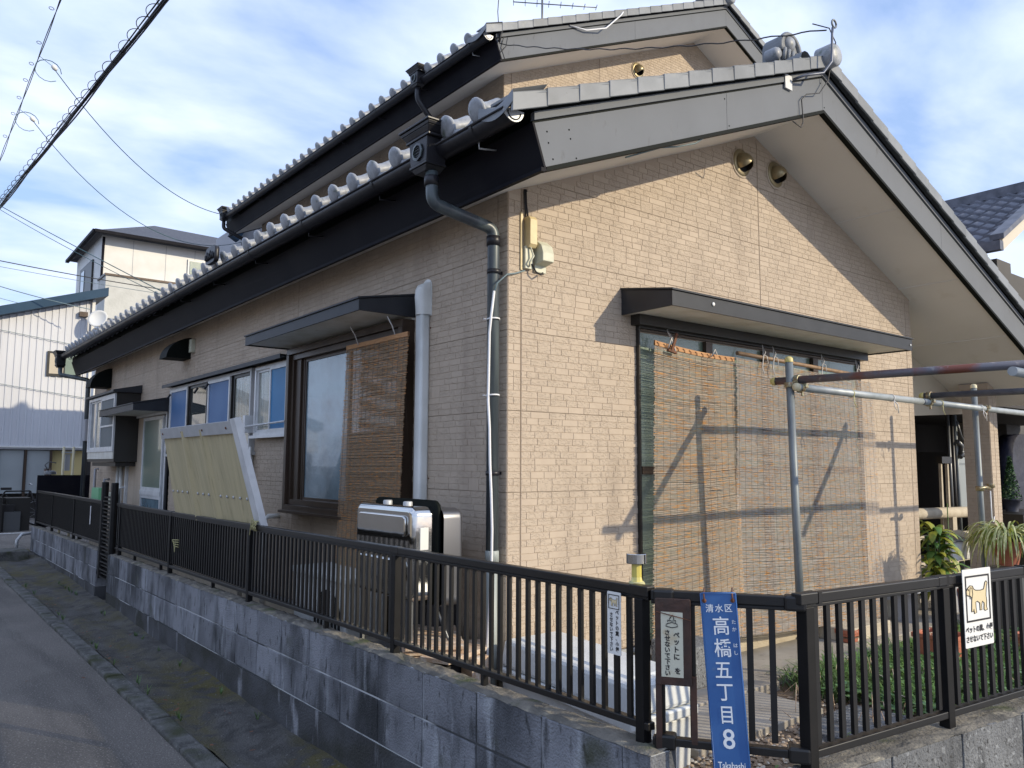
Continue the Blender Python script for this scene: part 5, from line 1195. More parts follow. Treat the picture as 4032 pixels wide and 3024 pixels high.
for (x, a) in ((2.46,0),(3.02,1),(3.80,0),(4.55,1)):
    m = MB(); m.lathe([(R_+.001,-.004),(R_+.004,-.004),(R_+.004,.004),(R_+.001,.004)], (x,-.668,2.041), X3, 14)
    m.tube([(x,-.69,2.02),(x-.02,-.70,1.98),(x+.01,-.70,1.95)], .003, 5); 
    if a: m.tube([(x,-.69,2.02),(x+.03,-.70,1.99),(x+.035,-.70,1.93)], .004, 5)
    m.build('cord', 'rope_white' if a else 'rope', sf)
# clamp with hook on the far post
m = MB(); m.lathe([(R_+.001,-.02),(R_+.010,-.02),(R_+.010,.02),(R_+.001,.02)], (4.687,-.577,1.36), Z3, 14); m.tube([(4.60,-.60,1.36),(4.72,-.61,1.37),(4.78,-.62,1.36)], .014, 6); m.lathe([(.015,-.02),(.035,-.01),(.03,.02)], (4.80,-.62,1.38), Z3, 10); m.build('clamp', 'clamp', sf)
m = MB(); m.tube([(4.76,-.63,1.34),(4.76,-.63,1.12),(4.775,-.63,1.08),(4.80,-.63,1.08),(4.81,-.63,1.12)], .005, 6); m.build('hook', 'white_cable', sf)

# ================================================================== THINGS BETWEEN WALL AND FENCE
kt = thing('oil_tank', (-.37, .44, .22), 'shiny stainless steel heating oil tank on legs beside the house wall', 'tank')
m = MB()
def tank_half(x0, x1, mi, y0=.13, y1=.775, z0=.83, z1=1.325, r=.055, er=.03):
    P = []; NS = 7
    def ringp(x, ins):
        out = []
        rr2 = max(.01, r-ins*.3)
        for (cy, cz, a0) in ((y1-r,z1-r,0),(y0+r,z1-r,pi/2),(y0+r,z0+r,pi),(y1-r,z0+r,1.5*pi)):
            for k in range(NS): a = a0+pi/2*k/(NS-1); out.append(Vector((x, cy+(r-ins)*cos(a), cz+(r-ins)*sin(a))))
        return out
    sg_ = 1 if x1 > x0 else -1
    steps = [(x0,0)]+[(x1-sg_*er*(1-sin(a)), er*(1-cos(a))) for a in [radians(90)*k/5 for k in range(6)]]
    rings = [ringp(x, i) for x, i in steps]; q = len(rings[0]); V = [p for g_ in rings for p in g_]
    m.add(V, [(i*q+j, i*q+(j+1) % q, (i+1)*q+(j+1) % q, (i+1)*q+j) for i in range(len(rings)-1) for j in range(q)], mi, True)
    m.add(V, [tuple(range((len(rings)-1)*q, len(rings)*q))], mi, False)
tank_half(-.385, -.52, 0); m.build('tank_front', 'steel', kt)
m = MB(); tank_half(-.365, -.235, 0, y0=.07, y1=.74, z0=.80, z1=1.315); m.build('tank_back', 'steel_shaded', kt)
m = MB(); m.rbox((-.385,.10,.81),(-.362,.79,1.355), .06, ax=0); m.build('flange', 'trim_black', kt)
m = MB(); m.rbox((-.534,.19,1.165),(-.520,.715,1.275), .028, ax=0); m.build('pressed_panel', 'steel', kt, bevel=.006)
m = MB(); m.rbox((-.534,.19,.93),(-.520,.715,1.04), .028, ax=0); m.build('pressed_panel', 'steel', kt, bevel=.006)
for y in (.30, .52):
    m = MB(); m.lathe([(.026,-.01),(.026,.008),(.022,.013),(0,.013)], (-.45,y,1.333), Z3, 16); m.build('filler_cap', 'alu', kt)
m = MB(); m.box((-.475,.125,1.10),(-.425,.131,1.215)); m.build('sticker', 'mirror_paper', kt)
for (x, y) in ((-.49,.2),(-.49,.7),(-.27,.15),(-.27,.66)):
    m = MB(); m.box((x-.015,y-.015,.2),(x+.015,y+.015,.84)); m.build('leg', 'grey_metal', kt)
m = MB(); m.box((-.5,.15,.52),(-.25,.72,.56)); m.tube([(-.36,.2,.86),(-.33,.12,.7),(-.3,.05,.55),(-.2,.0,.5)],.008,6); m.build('tank_brace', 'grey_metal', kt)
bo = thing('water_heater', (-.14, .75, .22), 'black covered water heater standing behind the steel tank', 'heater')
m = MB(); m.rbox((-.20,.42,.2),(-.01,.74,1.12), .03, ax=2); m.build('case', 'tarp_brown', bo)
acu = thing('outdoor_unit', (-.2, 1.5, .22), 'white air conditioner outdoor unit low behind the street fence', 'outdoor unit')
m = MB(); m.box((-.40,1.10,.28),(-.12,1.90,.80)); m.build('case', 'white_plastic', acu, bevel=.012)
m = MB(); m.box((-.42,1.07,.80),(-.10,1.93,.84)); m.build('top_cover', 'white_plastic', acu, bevel=.008)
m = MB(); m.lathe([(0,0),(.2,0)], (-.403,1.36,.54), X3, 24); m.build('fan_opening', 'hole', acu)
for k in range(9):
    m = MB(); m.tube([(-.41,1.15+k*.05,.34),(-.41,1.15+k*.05,.74)], .003, 4); m.build('grille_bar', 'white_plastic', acu)
for y in (1.2, 1.8): m = MB(); m.box((-.4,y-.04,.2),(-.12,y+.04,.28)); m.build('foot', 'grey_metal', acu)
ws = thing('timber_stack', (-.35, 0, .22), 'stack of weathered pale planks lying behind the fence below the tank', 'timber')
m = MB(); m.box((-.50,.06,.2),(-.10,.50,.50)); m.build('crate', 'tarp_brown', ws)
rn = random.Random(2)
sa, ca = sin(radians(-28)), cos(radians(-28)); dL = Vector((-sa, ca, 0)); dW = Vector((ca, sa, 0)); c0 = Vector((-.29, .30, 0))
for k in range(9):
    m = MB(); m.obb(c0+dL*(-.28+k*.065)+Z3*(.612+.004*(k % 2)), dW*.155, dL*.0305, (0,0,.011)); m.build('plank', 'wood_pale', ws, bevel=.003)
for k in range(2):
    m = MB(); m.obb(c0+dW*.01*k+Z3*(.585-.03*k), dW*.165, dL*.29, (0,0,.012)); m.build('plank', 'wood_pale', ws, bevel=.003)
m = MB(); m.obb((-.25,.06,.568), (.23,.09,0), (-.035,.08,0), (0,0,.012)); m.build('plank', 'wood_pale', ws, bevel=.003)
m = MB(); m.obb((-.20,-.0,.38), (.06,0,0), (0,.05,0), (0,0,.17)); m.build('timber_post', 'wood_pale', ws, bevel=.004)
# white storage box
fb = thing('storage_box', (0, -.6, .22), 'large white plastic storage box with a ribbed pale lid in the garden corner', 'storage box')
def rr2(P, L, W, rot): pass
ang = radians(-6.5); ex = Vector((cos(0), sin(0), 0)); ey = Vector((sin(radians(7)), cos(radians(7)), 0))
o0 = Vector((-.215, -1.115, 0))
def bp(a, b, z): return o0+ex*a+ey*b+Z3*z
LW, LL = .445, 1.10
def slab_mb(m, i0, i1, z0, z1):
    P = [bp(i0,i0,z0),bp(LW-i0,i0,z0),bp(LW-i0,LL-i0,z0),bp(i0,LL-i0,z0),bp(i1,i1,z1),bp(LW-i1,i1,z1),bp(LW-i1,LL-i1,z1),bp(i1,LL-i1,z1)]
    m.add(P, [(3,2,1,0),(4,5,6,7),(0,1,5,4),(1,2,6,5),(2,3,7,6),(3,0,4,7)])
m = MB(); slab_mb(m, .03, .02, .2, .44); m.build('box_body', 'frp', fb, bevel=.012)
m = MB(); slab_mb(m, .0, .0, .44, .485); m.build('lid_rim', 'frp', fb, bevel=.008)
m = MB(); slab_mb(m, .012, .030, .487, .625); m.build('lid', 'frp', fb, bevel=.020)
m = MB(); slab_mb(m, .075, .095, .62, .634); m.build('lid_panel', 'frp', fb, bevel=.004)
for k in range(5):
    m = MB(); a = .10+k*.06; m.add([bp(a,.03,.505),bp(a+.022,.03,.505),bp(a+.022,.07,.612),bp(a,.07,.612),bp(a+.022,.60,.612),bp(a,.60,.612)], [(0,1,2,3),(3,2,4,5)]); 
    m = MB(); m.beam(bp(a,.045,.624), bp(a,.092,.624), .026, .008); m.build('lid_rib', 'frp', fb, bevel=.004)
for k in range(1):
    m = MB(); m.beam(bp(.2+k*.12,.018,.22), bp(.1+k*.12,.013,.43), .03, .012, up=(0,1,0)); m.build('body_rib', 'frp', fb)

# ================================================================== GARDEN
pv = thing('paving', (1.6, -.35, .22), 'pale concrete path slabs along the foot of the front wall', 'paving')
for (a, b, y0, y1) in ((.35,1.60,-.62,-.02),(1.605,2.9,-.55,-.02),(2.905,4.2,-.42,-.02),(4.205,5.6,-.42,-.02)):
    m = MB(); m.box((a,y0,.2),(b,y1,.262)); m.build('slab', 'concrete', pv, bevel=.004)
m = MB(); m.box((.30,-1.05,.2),(1.35,-.625,.250)); m.build('slab', 'concrete', pv, bevel=.004)
m = MB(); m.obb((1.25,-1.28,.225), (.30,.03,0), (-.02,.15,0), (0,0,.03)); m.build('slab', 'block_light', pv, bevel=.006)
# concrete step under the veranda window
m = MB(); m.box((2.9,-.35,.262),(3.5,-.06,.36)); tag(m.build('step_stone', 'foundation', bevel=.006), 'cream concrete step below the right reed blind', 'step')
m = MB(); m.box((1.02,-.44,.262),(1.32,-.12,.50)); tag(m.build('concrete_footing', 'block_light', bevel=.008), 'rough concrete footing block behind the brown notice board', 'concrete block')
# pebbles
pb = MB(); rn = random.Random(11)
def pebble(x, y, z, s):
    a = rn.uniform(0, 6); k = rn.uniform(.6, 1)
    u_ = Vector((cos(a), sin(a), rn.uniform(-.2,.2)))*s; v_ = Vector((-sin(a), cos(a), 0))*s*k; w_ = Z3*s*.6
    c = Vector((x, y, z)); top = c+w_; 
    P = [c+u_,c+u_*.5+v_*.87,c-u_*.5+v_*.87,c-u_,c-u_*.5-v_*.87,c+u_*.5-v_*.87]; Q = [c+(p-c)*.62+w_*.8 for p in P]
    pb.add(P+Q+[top], [(i,(i+1)%6,6+(i+1)%6,6+i) for i in range(6)]+[(6+i,6+(i+1)%6,12) for i in range(6)], 0, True)
for _ in range(5200):
    x = rn.uniform(-.5, 2.6) if rn.random() < .75 else rn.uniform(-.5, 1.2); y = rn.uniform(-2.05,-.75)
    if rn.random() < .3 and x > 1.2: continue
    pebble(x, y, .215, rn.uniform(.006,.019))
for _ in range(1200): pebble(rn.uniform(-.66,-.2), rn.uniform(-2.0,-1.2), .22, rn.uniform(.007,.018))
tag(pb.build('gravel', 'pebble'), kind='stuff')
# foliage helpers
def blade(m, base, d, L, w_, droop, mi=0, n=5, twist=0):
    base = Vector(base); d = Vector(d).normalized(); side = d.cross(Z3)
    if side.length < .05: side = Vector((rn.uniform(-1,1), rn.uniform(-1,1), 0))
    side.normalize(); P = []; p = base.copy(); dd = d.copy()
    for i in range(n+1):
        t = i/n; ww = w_*(1-(abs(2*t-.6))**2*.45) if t < .9 else w_*.12
        if t == 1: ww = .0005
        P += [p-side*ww/2, p+Z3*ww*.12, p+side*ww/2]; p = p+dd*L/n; dd = (dd-Z3*droop/n*(1+t*2)).normalized()
    f = []
    for i in range(n): a = 3*i; f += [(a,a+1,a+4,a+3),(a+1,a+2,a+5,a+4)]
    m.add(P, f, mi, True)
def grass(name, n, xr, yr, L, w_, mt, label=None, cat=None, kind='stuff', z=.2, clump=.08, droop=1.6, pred=None):
    m = MB(); k = 0
    while k < n:
        cx, cy = rn.uniform(*xr), rn.uniform(*yr)
        if pred and not pred(cx, cy): continue
        for _ in range(12):
            a = rn.uniform(0, 2*pi); blade(m, (cx+rn.gauss(0,clump*.4), cy+rn.gauss(0,clump*.4), z), (cos(a)*.7, sin(a)*.7, rn.uniform(.8,1.6)), L*rn.uniform(.6,1.15), w_*rn.uniform(.7,1.2), droop*rn.uniform(.6,1.3), n=4); k += 1
    o = m.build(name, mt); tag(o, label, cat, kind=kind); return o
grass('grass', 5200, (1.75,3.8), (-1.55,-.62), .24, .009, 'leaf_dark')
grass('grass', 700, (2.4,6.5), (-1.9,-1.0), .16, .010, 'leaf_fresh')
grass('grass', 700, (1.6,2.2), (-1.0,-.65), .26, .008, 'leaf_fresh', clump=.12)
grass('grass', 2600, (3.2,7.5), (-1.4,-.5), .13, .007, 'leaf_yellow')
# ivy / low ground cover: leaf-sized faces
iv = MB()
for _ in range(9000):
    x = rn.uniform(1.5, 6.5); y = rn.uniform(-2.15,-.9)
    if x < 2.2 and y < -1.55+(x-1.5)*.2 and rn.random() < .8: continue
    z = .225+.07*abs(sin(x*5)*cos(y*6))+rn.uniform(0,.05); s = rn.uniform(.009,.019); a = rn.uniform(0,6); u_ = Vector((cos(a),sin(a),rn.uniform(-.4,.5)))*s; v_ = Vector((-sin(a),cos(a),rn.uniform(-.4,.6)))*s
    c = Vector((x,y,z)); iv.add([c-u_,c-u_*.3-v_,c+u_*.8-v_*.5,c+u_*1.1,c+u_*.8+v_*.5,c-u_*.3+v_], [(0,1,2,3,4,5)], 0)
for _ in range(900):
    x = rn.uniform(.15,1.1); y = rn.uniform(-1.9,-1.35)
    if (x-.6)**2+(y+1.62)**2 > .05 and rn.random() < .75: continue
    z = .235+rn.uniform(0,.04); s = rn.uniform(.007,.014); a = rn.uniform(0,6); u_ = Vector((cos(a),sin(a),rn.uniform(-.4,.5)))*s; v_ = Vector((-sin(a),cos(a),rn.uniform(-.4,.6)))*s
    c = Vector((x,y,z)); iv.add([c-u_,c-u_*.3-v_,c+u_*.8-v_*.5,c+u_*1.1,c+u_*.8+v_*.5,c-u_*.3+v_], [(0,1,2,3,4,5)], 0)
tag(iv.build('ground_cover', 'leaf_ivy'), kind='stuff')
# dry stems
ds = MB()
for _ in range(40):
    x, y = rn.uniform(.8,3), rn.uniform(-1.9,-.8); a = rn.uniform(0,6); ds.tube([(x,y,.22),(x+.05*cos(a),y+.05*sin(a),.30+rn.uniform(0,.12)),(x+.12*cos(a),y+.12*sin(a),.26+rn.uniform(0,.1))], .0022, 4)
tag(ds.build('dry_stems', 'wood_pale'), kind='stuff')
# pots
def pot(x, y, z, w_, h, label, round_=False, mt='terracotta', soil='soil', L=None, rim=.03):
    t = thing('plant_pot', (x, y, z), label, 'plant pot'); L = L or w_
    if round_:
        m = MB(); m.lathe([(w_*.36,0),(w_*.46,h-rim),(w_*.52,h-rim),(w_*.52,h),(w_*.46,h),(w_*.44,h-.02)], (x,y,z), Z3, 20); m.build('pot', mt, t); m = MB(); m.lathe([(0,h-.03),(w_*.45,h-.03)], (x,y,z), Z3, 16); m.build('soil', soil, t)
    else:
        m = MB(); a, b = w_/2, L/2
        for (s0, s1, z0, z1) in ((.8,.94,0,h-rim),(1.0,1.0,h-rim,h)):
            m.add([(x-a*s0,y-b*s0,z+z0),(x+a*s0,y-b*s0,z+z0),(x+a*s0,y+b*s0,z+z0),(x-a*s0,y+b*s0,z+z0),(x-a*s1,y-b*s1,z+z1),(x+a*s1,y-b*s1,z+z1),(x+a*s1,y+b*s1,z+z1),(x-a*s1,y+b*s1,z+z1)],[(3,2,1,0),(0,1,5,4),(1,2,6,5),(2,3,7,6),(3,0,4,7)])
            ii = .9; zz = z+z1-.002 if z1 == h else z+z1
            if z1 == h: m.add([(x-a,y-b,zz),(x+a,y-b,zz),(x+a,y+b,zz),(x-a,y+b,zz),(x-a*ii,y-b*ii,zz),(x+a*ii,y-b*ii,zz),(x+a*ii,y+b*ii,zz),(x-a*ii,y+b*ii,zz)],[(0,1,5,4),(1,2,6,5),(2,3,7,6),(3,0,4,7)]); m.add([(x-a*ii,y-b*ii,zz),(x+a*ii,y-b*ii,zz),(x+a*ii,y+b*ii,zz),(x-a*ii,y+b*ii,zz),(x-a*ii,y-b*ii,zz-.05),(x+a*ii,y-b*ii,zz-.05),(x+a*ii,y+b*ii,zz-.05),(x-a*ii,y+b*ii,zz-.05)],[(0,1,5,4),(1,2,6,5),(2,3,7,6),(3,0,4,7)])
        m.build('pot', mt, t, bevel=.005); m = MB(); m.box((x-a*.9,y-b*.9,z+h-.06),(x+a*.9,y+b*.9,z+h-.035)); m.build('soil', soil, t)
    m = MB()
    for _ in range(60): 
        a = rn.uniform(0,6); rr_ = w_*.38*math.sqrt(rn.random()); m.tube([(x+rr_*cos(a),y+rr_*sin(a),z+h-.035),(x+rr_*cos(a)+rn.gauss(0,.012),y+rr_*sin(a)+rn.gauss(0,.012),z+h-.01)], .004, 4)
    m.build('dry_mulch', 'wood_pale', t)
    return t
pot(2.92,-.98,.21,.27,.23,'square terracotta pot of dry mulch standing among the grass', L=.27)
pot(2.95,-.30,.262,.13,.09,'small terracotta pot on the path close under the reed blind')
pot(3.75,-1.30,.21,.34,.18,'terracotta trough partly behind the white dog sign', L=.24)
pot(5.15,-.62,.21,.9,.14,'long orange planter trough near the porch balustrade', L=.22)
pot(4.25,-1.55,.21,.46,.20,'pale grey planter box at the right edge of the garden', mt='frp', L=.3)
pot(4.95,-.28,.21,.20,.26,'tall orange round pot beside the corner of the house wall', True)
pot(5.5,-.1,.21,.26,.24,'round terracotta pot in front of the letter box', True)
# bench / wooden shelf line near wall corner
m = MB(); m.box((3.95,-.30,.50),(4.95,-.10,.53)); bsh = thing('bench', (4.45,-.2,.21), 'low weathered plank bench along the wall beside the right blind', 'bench'); m.build('bench_top', 'grey_wall', bsh)
for x in (4.05, 4.85): m = MB(); m.box((x-.03,-.28,.21),(x+.03,-.12,.50)); m.build('leg', 'grey_wall', bsh)
# spider plant in a hanging brown pot
spn = thing('spider_plant', (4.55, -.80, .9), 'variegated spider plant spilling over a brown pot near the far scaffold post', 'plant')
cx, cy, cz = 4.60, -.80, .94
m = MB(); m.lathe([(.07,-.20),(.11,-.02),(.12,0),(.10,0),(.09,-.02),(0,-.02)], (cx,cy,cz), Z3, 20); m.build('pot', 'terracotta', spn)
m = MB()
for _ in range(230):
    a = rn.uniform(0,2*pi); blade(m, (cx+.04*cos(a),cy+.04*sin(a),cz), (cos(a),sin(a),rn.uniform(.5,2.2)), rn.uniform(.30,.52), .015, rn.uniform(1.8,3.2), mi=rn.choice((0,0,1)), n=8)
for _ in range(10):
    a = rn.uniform(0,2*pi); p_ = Vector((cx+.12*cos(a),cy+.12*sin(a),cz-.02)); m.tube([(cx,cy,cz+.05),p_,p_-Z3*rn.uniform(.1,.25)], .003, 4, 1)
m.build('leaves', ['leaf_cream', 'leaf_yellow'], spn)
m = MB(); m.box((cx-.12,cy-.12,.21),(cx+.12,cy+.12,cz-.21)); m.build('stand', 'grey_metal', spn)
# broad-leaved plant by the house corner
crn = thing('croton_plant', (4.97, -.06, .21), 'yellow green broad-leaved plant growing at the right corner of the house', 'plant')
m = MB()
for _ in range(130):
    a = rn.uniform(0,2*pi); h = rn.uniform(.15,.75); rr_ = rn.uniform(0,.16); blade(m, (4.99+rr_*cos(a)*.6,-.05+rr_*sin(a)*.8,.22+h), (cos(a)*.7,sin(a)*.8,rn.uniform(-.3,1.0)), rn.uniform(.14,.28), rn.uniform(.045,.075), rn.uniform(.6,2.2), mi=rn.choice((0,0,1)), n=5)
m.build('leaves', ['leaf_yellow', 'leaf_dark'], crn)
m = MB()
for _ in range(7): a = rn.uniform(0,6); m.tube([(4.99,-.05,.2),(4.99+.04*cos(a),-.05+.05*sin(a),.6),(4.99+.08*cos(a),-.05+.08*sin(a),.9)], .008, 5)
m.tube([(5.16,-.1,.3),(5.20,-.08,1.2)], .005, 5); m.build('stems', 'leaf_fresh', crn)
# small conifer in a pot seen beyond the column
cf = thing('small_conifer', (8.6, .6, .3), 'small potted conifer on a dark shelf beyond the brick column', 'plant')
m = MB()
for _ in range(900):
    h = rn.random(); rr_ = .12*(1-h)*math.sqrt(rn.random())+.01; a = rn.uniform(0,6); c = Vector((8.6+rr_*cos(a),.6+rr_*sin(a),1.12+.55*h)); u_ = Vector((rn.gauss(0,1),rn.gauss(0,1),rn.gauss(0,1))).normalized()*.02; v_ = u_.orthogonal().normalized()*.009; m.add([c-u_,c+v_,c+u_,c-v_],[(0,1,2,3)])
m.build('foliage', 'tree_leaf', cf); m = MB(); m.lathe([(.07,.98),(.10,1.12),(.11,1.12),(.11,1.14)], (8.6,.6,0), Z3, 14); m.build('pot', 'nb_tile', cf)
m = MB(); m.box((8.1,.3,.2),(9.6,.9,.97)); tag(m.build('shelf', 'dark_frame'), 'dark shelf behind the column with the small conifer on it', 'shelf')
# dark covered motorbike-like cover
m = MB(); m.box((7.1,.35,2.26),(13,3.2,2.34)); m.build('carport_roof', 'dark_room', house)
m = MB(); m.rbox((9.5,.88,.3),(11.5,1.10,2.0), .35, ax=1, seg=8); tag(m.build('covered_vehicle', 'navy_cloth'), 'dark blue cloth cover over something tall at the right edge', 'cover')

# ================================================================== FAR LEFT: white workshop
wb = thing('workshop', (1, 22.5, 0), 'white corrugated metal building with a blue roof edge at the far left', 'building')
Y0 = 22.0; XL, XRt = -9.0, 1.86
ztop = lambda x: 5.61+(x+.43)*.333
def zt_(x): return ztop(x)
m = MB(); pitch_ = .17; x = XL; P = []
n_ = int((XRt-XL)/pitch_)
for k in range(n_):
    xa = XL+k*pitch_; P += [(xa,0),(xa+.105,0),(xa+.12,-.022),(xa+.155,-.022)]
P.append((XL+n_*pitch_,0)); base = 0
for (px_, py_) in P: m.v += [Vector((px_,Y0+py_,1.985)), Vector((px_,Y0+py_,zt_(px_)))]
for i in range(len(P)-1): m.f.append((2*i,2*i+2,2*i+3,2*i+1)); m.m.append(0); m.s.append(False)
m.build('corrugated_wall', 'metal_siding', wb)
m = MB(); m.prism([(XL,1.9),(XRt,1.9),(XRt,zt_(XRt)),(XL,zt_(XL))], (0,Y0+.03,0), X3, Z3, Y3*8); m.build('wall_body', 'metal_siding', wb)
m = MB(); m.box((XRt-.06,Y0-.05,1.98),(XRt+.02,Y0+.03,zt_(XRt))); m.box((XL,Y0-.04,1.95),(XRt,Y0+.02,1.99)); m.build('corner_flashing', 'white_wall', wb)
m = MB(); m.prism([(XL,zt_(XL)-.1),(2.15,zt_(2.15)-.1),(2.15,zt_(2.15)+.15),(XL,zt_(XL)+.15)], (0,Y0-.35,0), X3, Z3, Y3*8.6); m.build('roof', 'blue_trim', wb)
m = MB(); m.box((.745,Y0-.06,3.96),(1.60,Y0+.0,4.66)); wn = m.build('window', 'dark_frame', wb); m = MB(); m.box((.80,Y0-.07,4.03),(1.15,Y0-.055,4.6)); m.build('pane', 'cream_wall', wn); m = MB(); m.box((1.19,Y0-.07,4.03),(1.54,Y0-.055,4.6)); m.build('pane', 'frost_green', wn)
m = MB(); m.box((1.47,Y0-.15,5.72),(1.68,Y0,5.86)); m.build('wall_vent', 'brown_frame', wb)
m = MB(); m.box((XL,Y0+.5,-.1),(3.0,Y0+7,1.9)); m.build('ground_floor', 'dark_room', wb)
for (a, b) in ((-.95,-.30),(-.22,.35),(.43,.98)):
    m = MB(); m.box((a,Y0+.12,.70),(b,Y0+.16,1.88)); m.build('shutter_panel', 'panel_grey', wb)
m = MB(); m.box((1.02,Y0+.3,.6),(1.9,Y0+.34,1.88)); m.build('room_wall', 'panel_yellow', wb)
for x in (-.26,.39,1.0):
    m = MB(); m.box((x-.03,Y0+.05,.2),(x+.03,Y0+.12,1.92)); m.build('post', 'brown_frame', wb)
for z, dz_ in ((3.42,0),(4.88,.0)):
    m = MB(); m.tube([(XL,Y0-.06,z+.4),(-.4,Y0-.06,z+.25),(XRt,Y0-.06,z-.05)], .008, 5); m.build('wall_cable', 'grey_cable', wb)
# clutter: bicycle wheels, post, pipes
cl = thing('bicycle', (-.1, 19.3, 0), 'dark bicycle parked before the workshop at the far left', 'bicycle')
for x in (-.62, .38):
    m = MB(); m.tube([(x+.31*cos(a),19.3,.33+.31*sin(a)) for a in [2*pi*k/24 for k in range(25)]], .02, 6); wh = m.build('wheel', 'bark', cl)
    m = MB(); m.tube([(x+.28*cos(a),19.3,.33+.28*sin(a)) for a in [2*pi*k/24 for k in range(25)]], .008, 5)
    for k in range(10): a = 2*pi*k/10; m.tube([(x,19.3,.33),(x+.28*cos(a),19.3,.33+.28*sin(a))], .002, 3)
    m.build('rim', 'alu', wh)
m = MB()
for a, b in (((-.62,.33),(-.32,.85)),((-.32,.85),(.2,.85)),((-.3,.75),(-.05,.33)),((-.05,.33),(.2,.85)),((.38,.33),(.2,.85)),((-.62,.33),(-.05,.33))): m.tube([(a[0],19.3,a[1]),(b[0],19.3,b[1])], .018, 6)
m.build('frame', 'bark', cl)
m = MB(); m.box((-.42,19.25,.88),(-.2,19.35,.94)); m.build('saddle', 'bark', cl); m = MB(); m.tube([(.2,19.05,1.0),(.18,19.3,1.03),(.2,19.55,1.0)], .012, 6); m.build('handlebar', 'alu', cl)
ps = thing('clutter_rack', (-.2,16.5,0), 'dark rusty metal rack full of clutter beside the side road', 'rack')
m = MB(); m.tube([(.03,15.8,0),(.03,15.8,1.33),(.03,15.8,1.42)], [.045,.045,.06], 8); m.build('post', 'sign_rust', ps)
rn2 = random.Random(8)
for k in range(7):
    a, b = rn2.uniform(-1.6,.8), rn2.uniform(.15,.8); m = MB(); m.box((a,17.6+rn2.uniform(-.3,.3),0),(a+rn2.uniform(.25,.6),18.4,b)); m.build('crate', rn2.choice(('dark_frame','bark','sign_rust','grey_metal')), ps)
m = MB(); m.box((.03,15.75,1.16),(.5,15.82,1.22)); m.build('arm', 'sign_rust', ps)
tk = thing('gas_meter_pipes', (0, 13.2, 0), 'cream pipes and meters above the dark end fence', 'pipes')
for x in (-.09, .07):
    m = MB(); m.tube([(x,13.2,0),(x,13.2,1.84)], .022, 8); m.build('pipe', 'cap_ivory', tk)
m = MB(); m.box((-.12,13.2,1.72),(.10,13.23,1.75)); m.box((-.05,13.25,1.40),(.03,13.3,1.70)); m.build('meter', 'grey_wall', tk)
m = MB(); m.tube([(-.32,13.2,1.40),(-.38,13.2,1.5),(-.32,13.2,1.56),(-.2,13.2,1.54)], .010, 6); m.lathe([(.10,1.33),(.10,1.38),(.06,1.4),(0,1.4)], (-.28,13.25,0), Z3, 14); m.build('valve', 'grey_metal', tk)
hs = thing('hose_reel', (-.35, 8.2, 1.0), 'green and white plastic hose reel just behind the far street fence', 'hose reel')
m = MB(); m.box((-.5,7.9,1.0),(-.42,8.35,1.22)); m.build('reel', 'green_plastic', hs); m = MB(); m.box((-.45,7.55,1.0),(-.35,7.9,1.17)); m.build('tap_cover', 'ivory_plastic', hs)
m = MB(); m.tube([(-.3,7.7,.2),(-.3,7.7,1.22),(-.3,7.5,1.24)], .015, 6); m.build('tap', 'alu', hs)
m = MB(); m.box((-1.28,11.2,0),(-.80,11.8,.17)); tag(m.build('stone_block', 'kerb', bevel=.02), 'mossy stone block at the far end of the street wall', 'stone')
m = MB(); m.tube([(-.62,12.4,.35),(-.78,12.3,.34),(-.86,12.2,.25),(-.86,12.2,.1)], .026, 10); tag(m.build('drain_elbow', 'alu'), 'pale plastic drain elbow at the far wall end', 'drain pipe')
# painted line on the side road
m = MB(); m.box((-1.1,17.0,.006),(.0,17.15,.010)); tag(m.build('road_line', 'white_wall'), kind='structure')

# ================================================================== FAR LEFT: modern white house
WX0, WX1, WZ0, WZ1 = 7.2, 8.25, 9.65, 10.38
mh = thing('modern_house', (6, 32, 0), 'three storey white and grey house with a slate hip roof behind the workshop', 'house')
m = MB(); m.box((3.80,32,0),(14,32.2,10.85)); m.build('front_wall', 'white_wall', mh)
m = MB(); m.box((3.80,32.2,0),(4.0,37.3,10.82)); m.build('side_wall', 'white_wall', mh)
for x in (5.0, 6.3, 7.5):
    m = MB(); m.box((x-.008,31.992,8),(x+.008,32.0,10.8)); m.build('panel_seam', 'grey_wall', mh)
m = MB(); R1 = [(3.35,31.4,10.95),(16,31.4,10.95),(16,40,10.95),(2.6,40,10.95)]; 
m.add([(3.45,31.4,10.86),(16,31.4,10.86),(16,39,10.86),(3.5,37.8,10.86),(6.4,34.6,12.35),(14,35,12.35)], [(0,1,5,4),(0,4,3),(3,4,5,2),(1,2,5)]); m.build('roof', 'slate_roof', mh)
m = MB(); m.beam((3.4,31.38,10.83),(16,31.38,10.83),.14,.12); m.beam((3.4,31.38,10.83),(3.45,37.8,10.83),.14,.12); m.tube([(3.85,31.9,10.75),(3.82,31.9,8.3)], .05, 8); m.build('gutter', 'fascia_black', mh)
m = MB(); m.box((WX0,31.94,WZ0),(WX1,31.99,WZ1)); wn = m.build('window', 'alu', mh); m = MB(); m.box((WX0+.08,31.92,WZ0+.08),(WX1-.08,31.93,WZ1-.08)); m.build('pane', 'frost_green', wn)
m = MB(); m.box((3.72,33.4,7.9),(3.80,36.0,10.1)); wn = m.build('window', 'dark_frame', mh); m = MB(); m.box((3.70,34.9,8.0),(3.73,35.6,9.9)); m.build('pane', 'clear_dark', wn)
m = MB(); m.box((3.75,30.6,7.2),(11,31.99,8.9)); m.build('balcony', 'balcony', mh)
m = MB(); m.box((3.7,30.55,8.9),(11.05,32,8.98)); m.build('balcony_cap', 'brown_frame', mh); m = MB(); m.box((3.85,30.7,6.85),(11,31.9,7.2)); m.build('balcony_underside', 'grey_wall', mh)
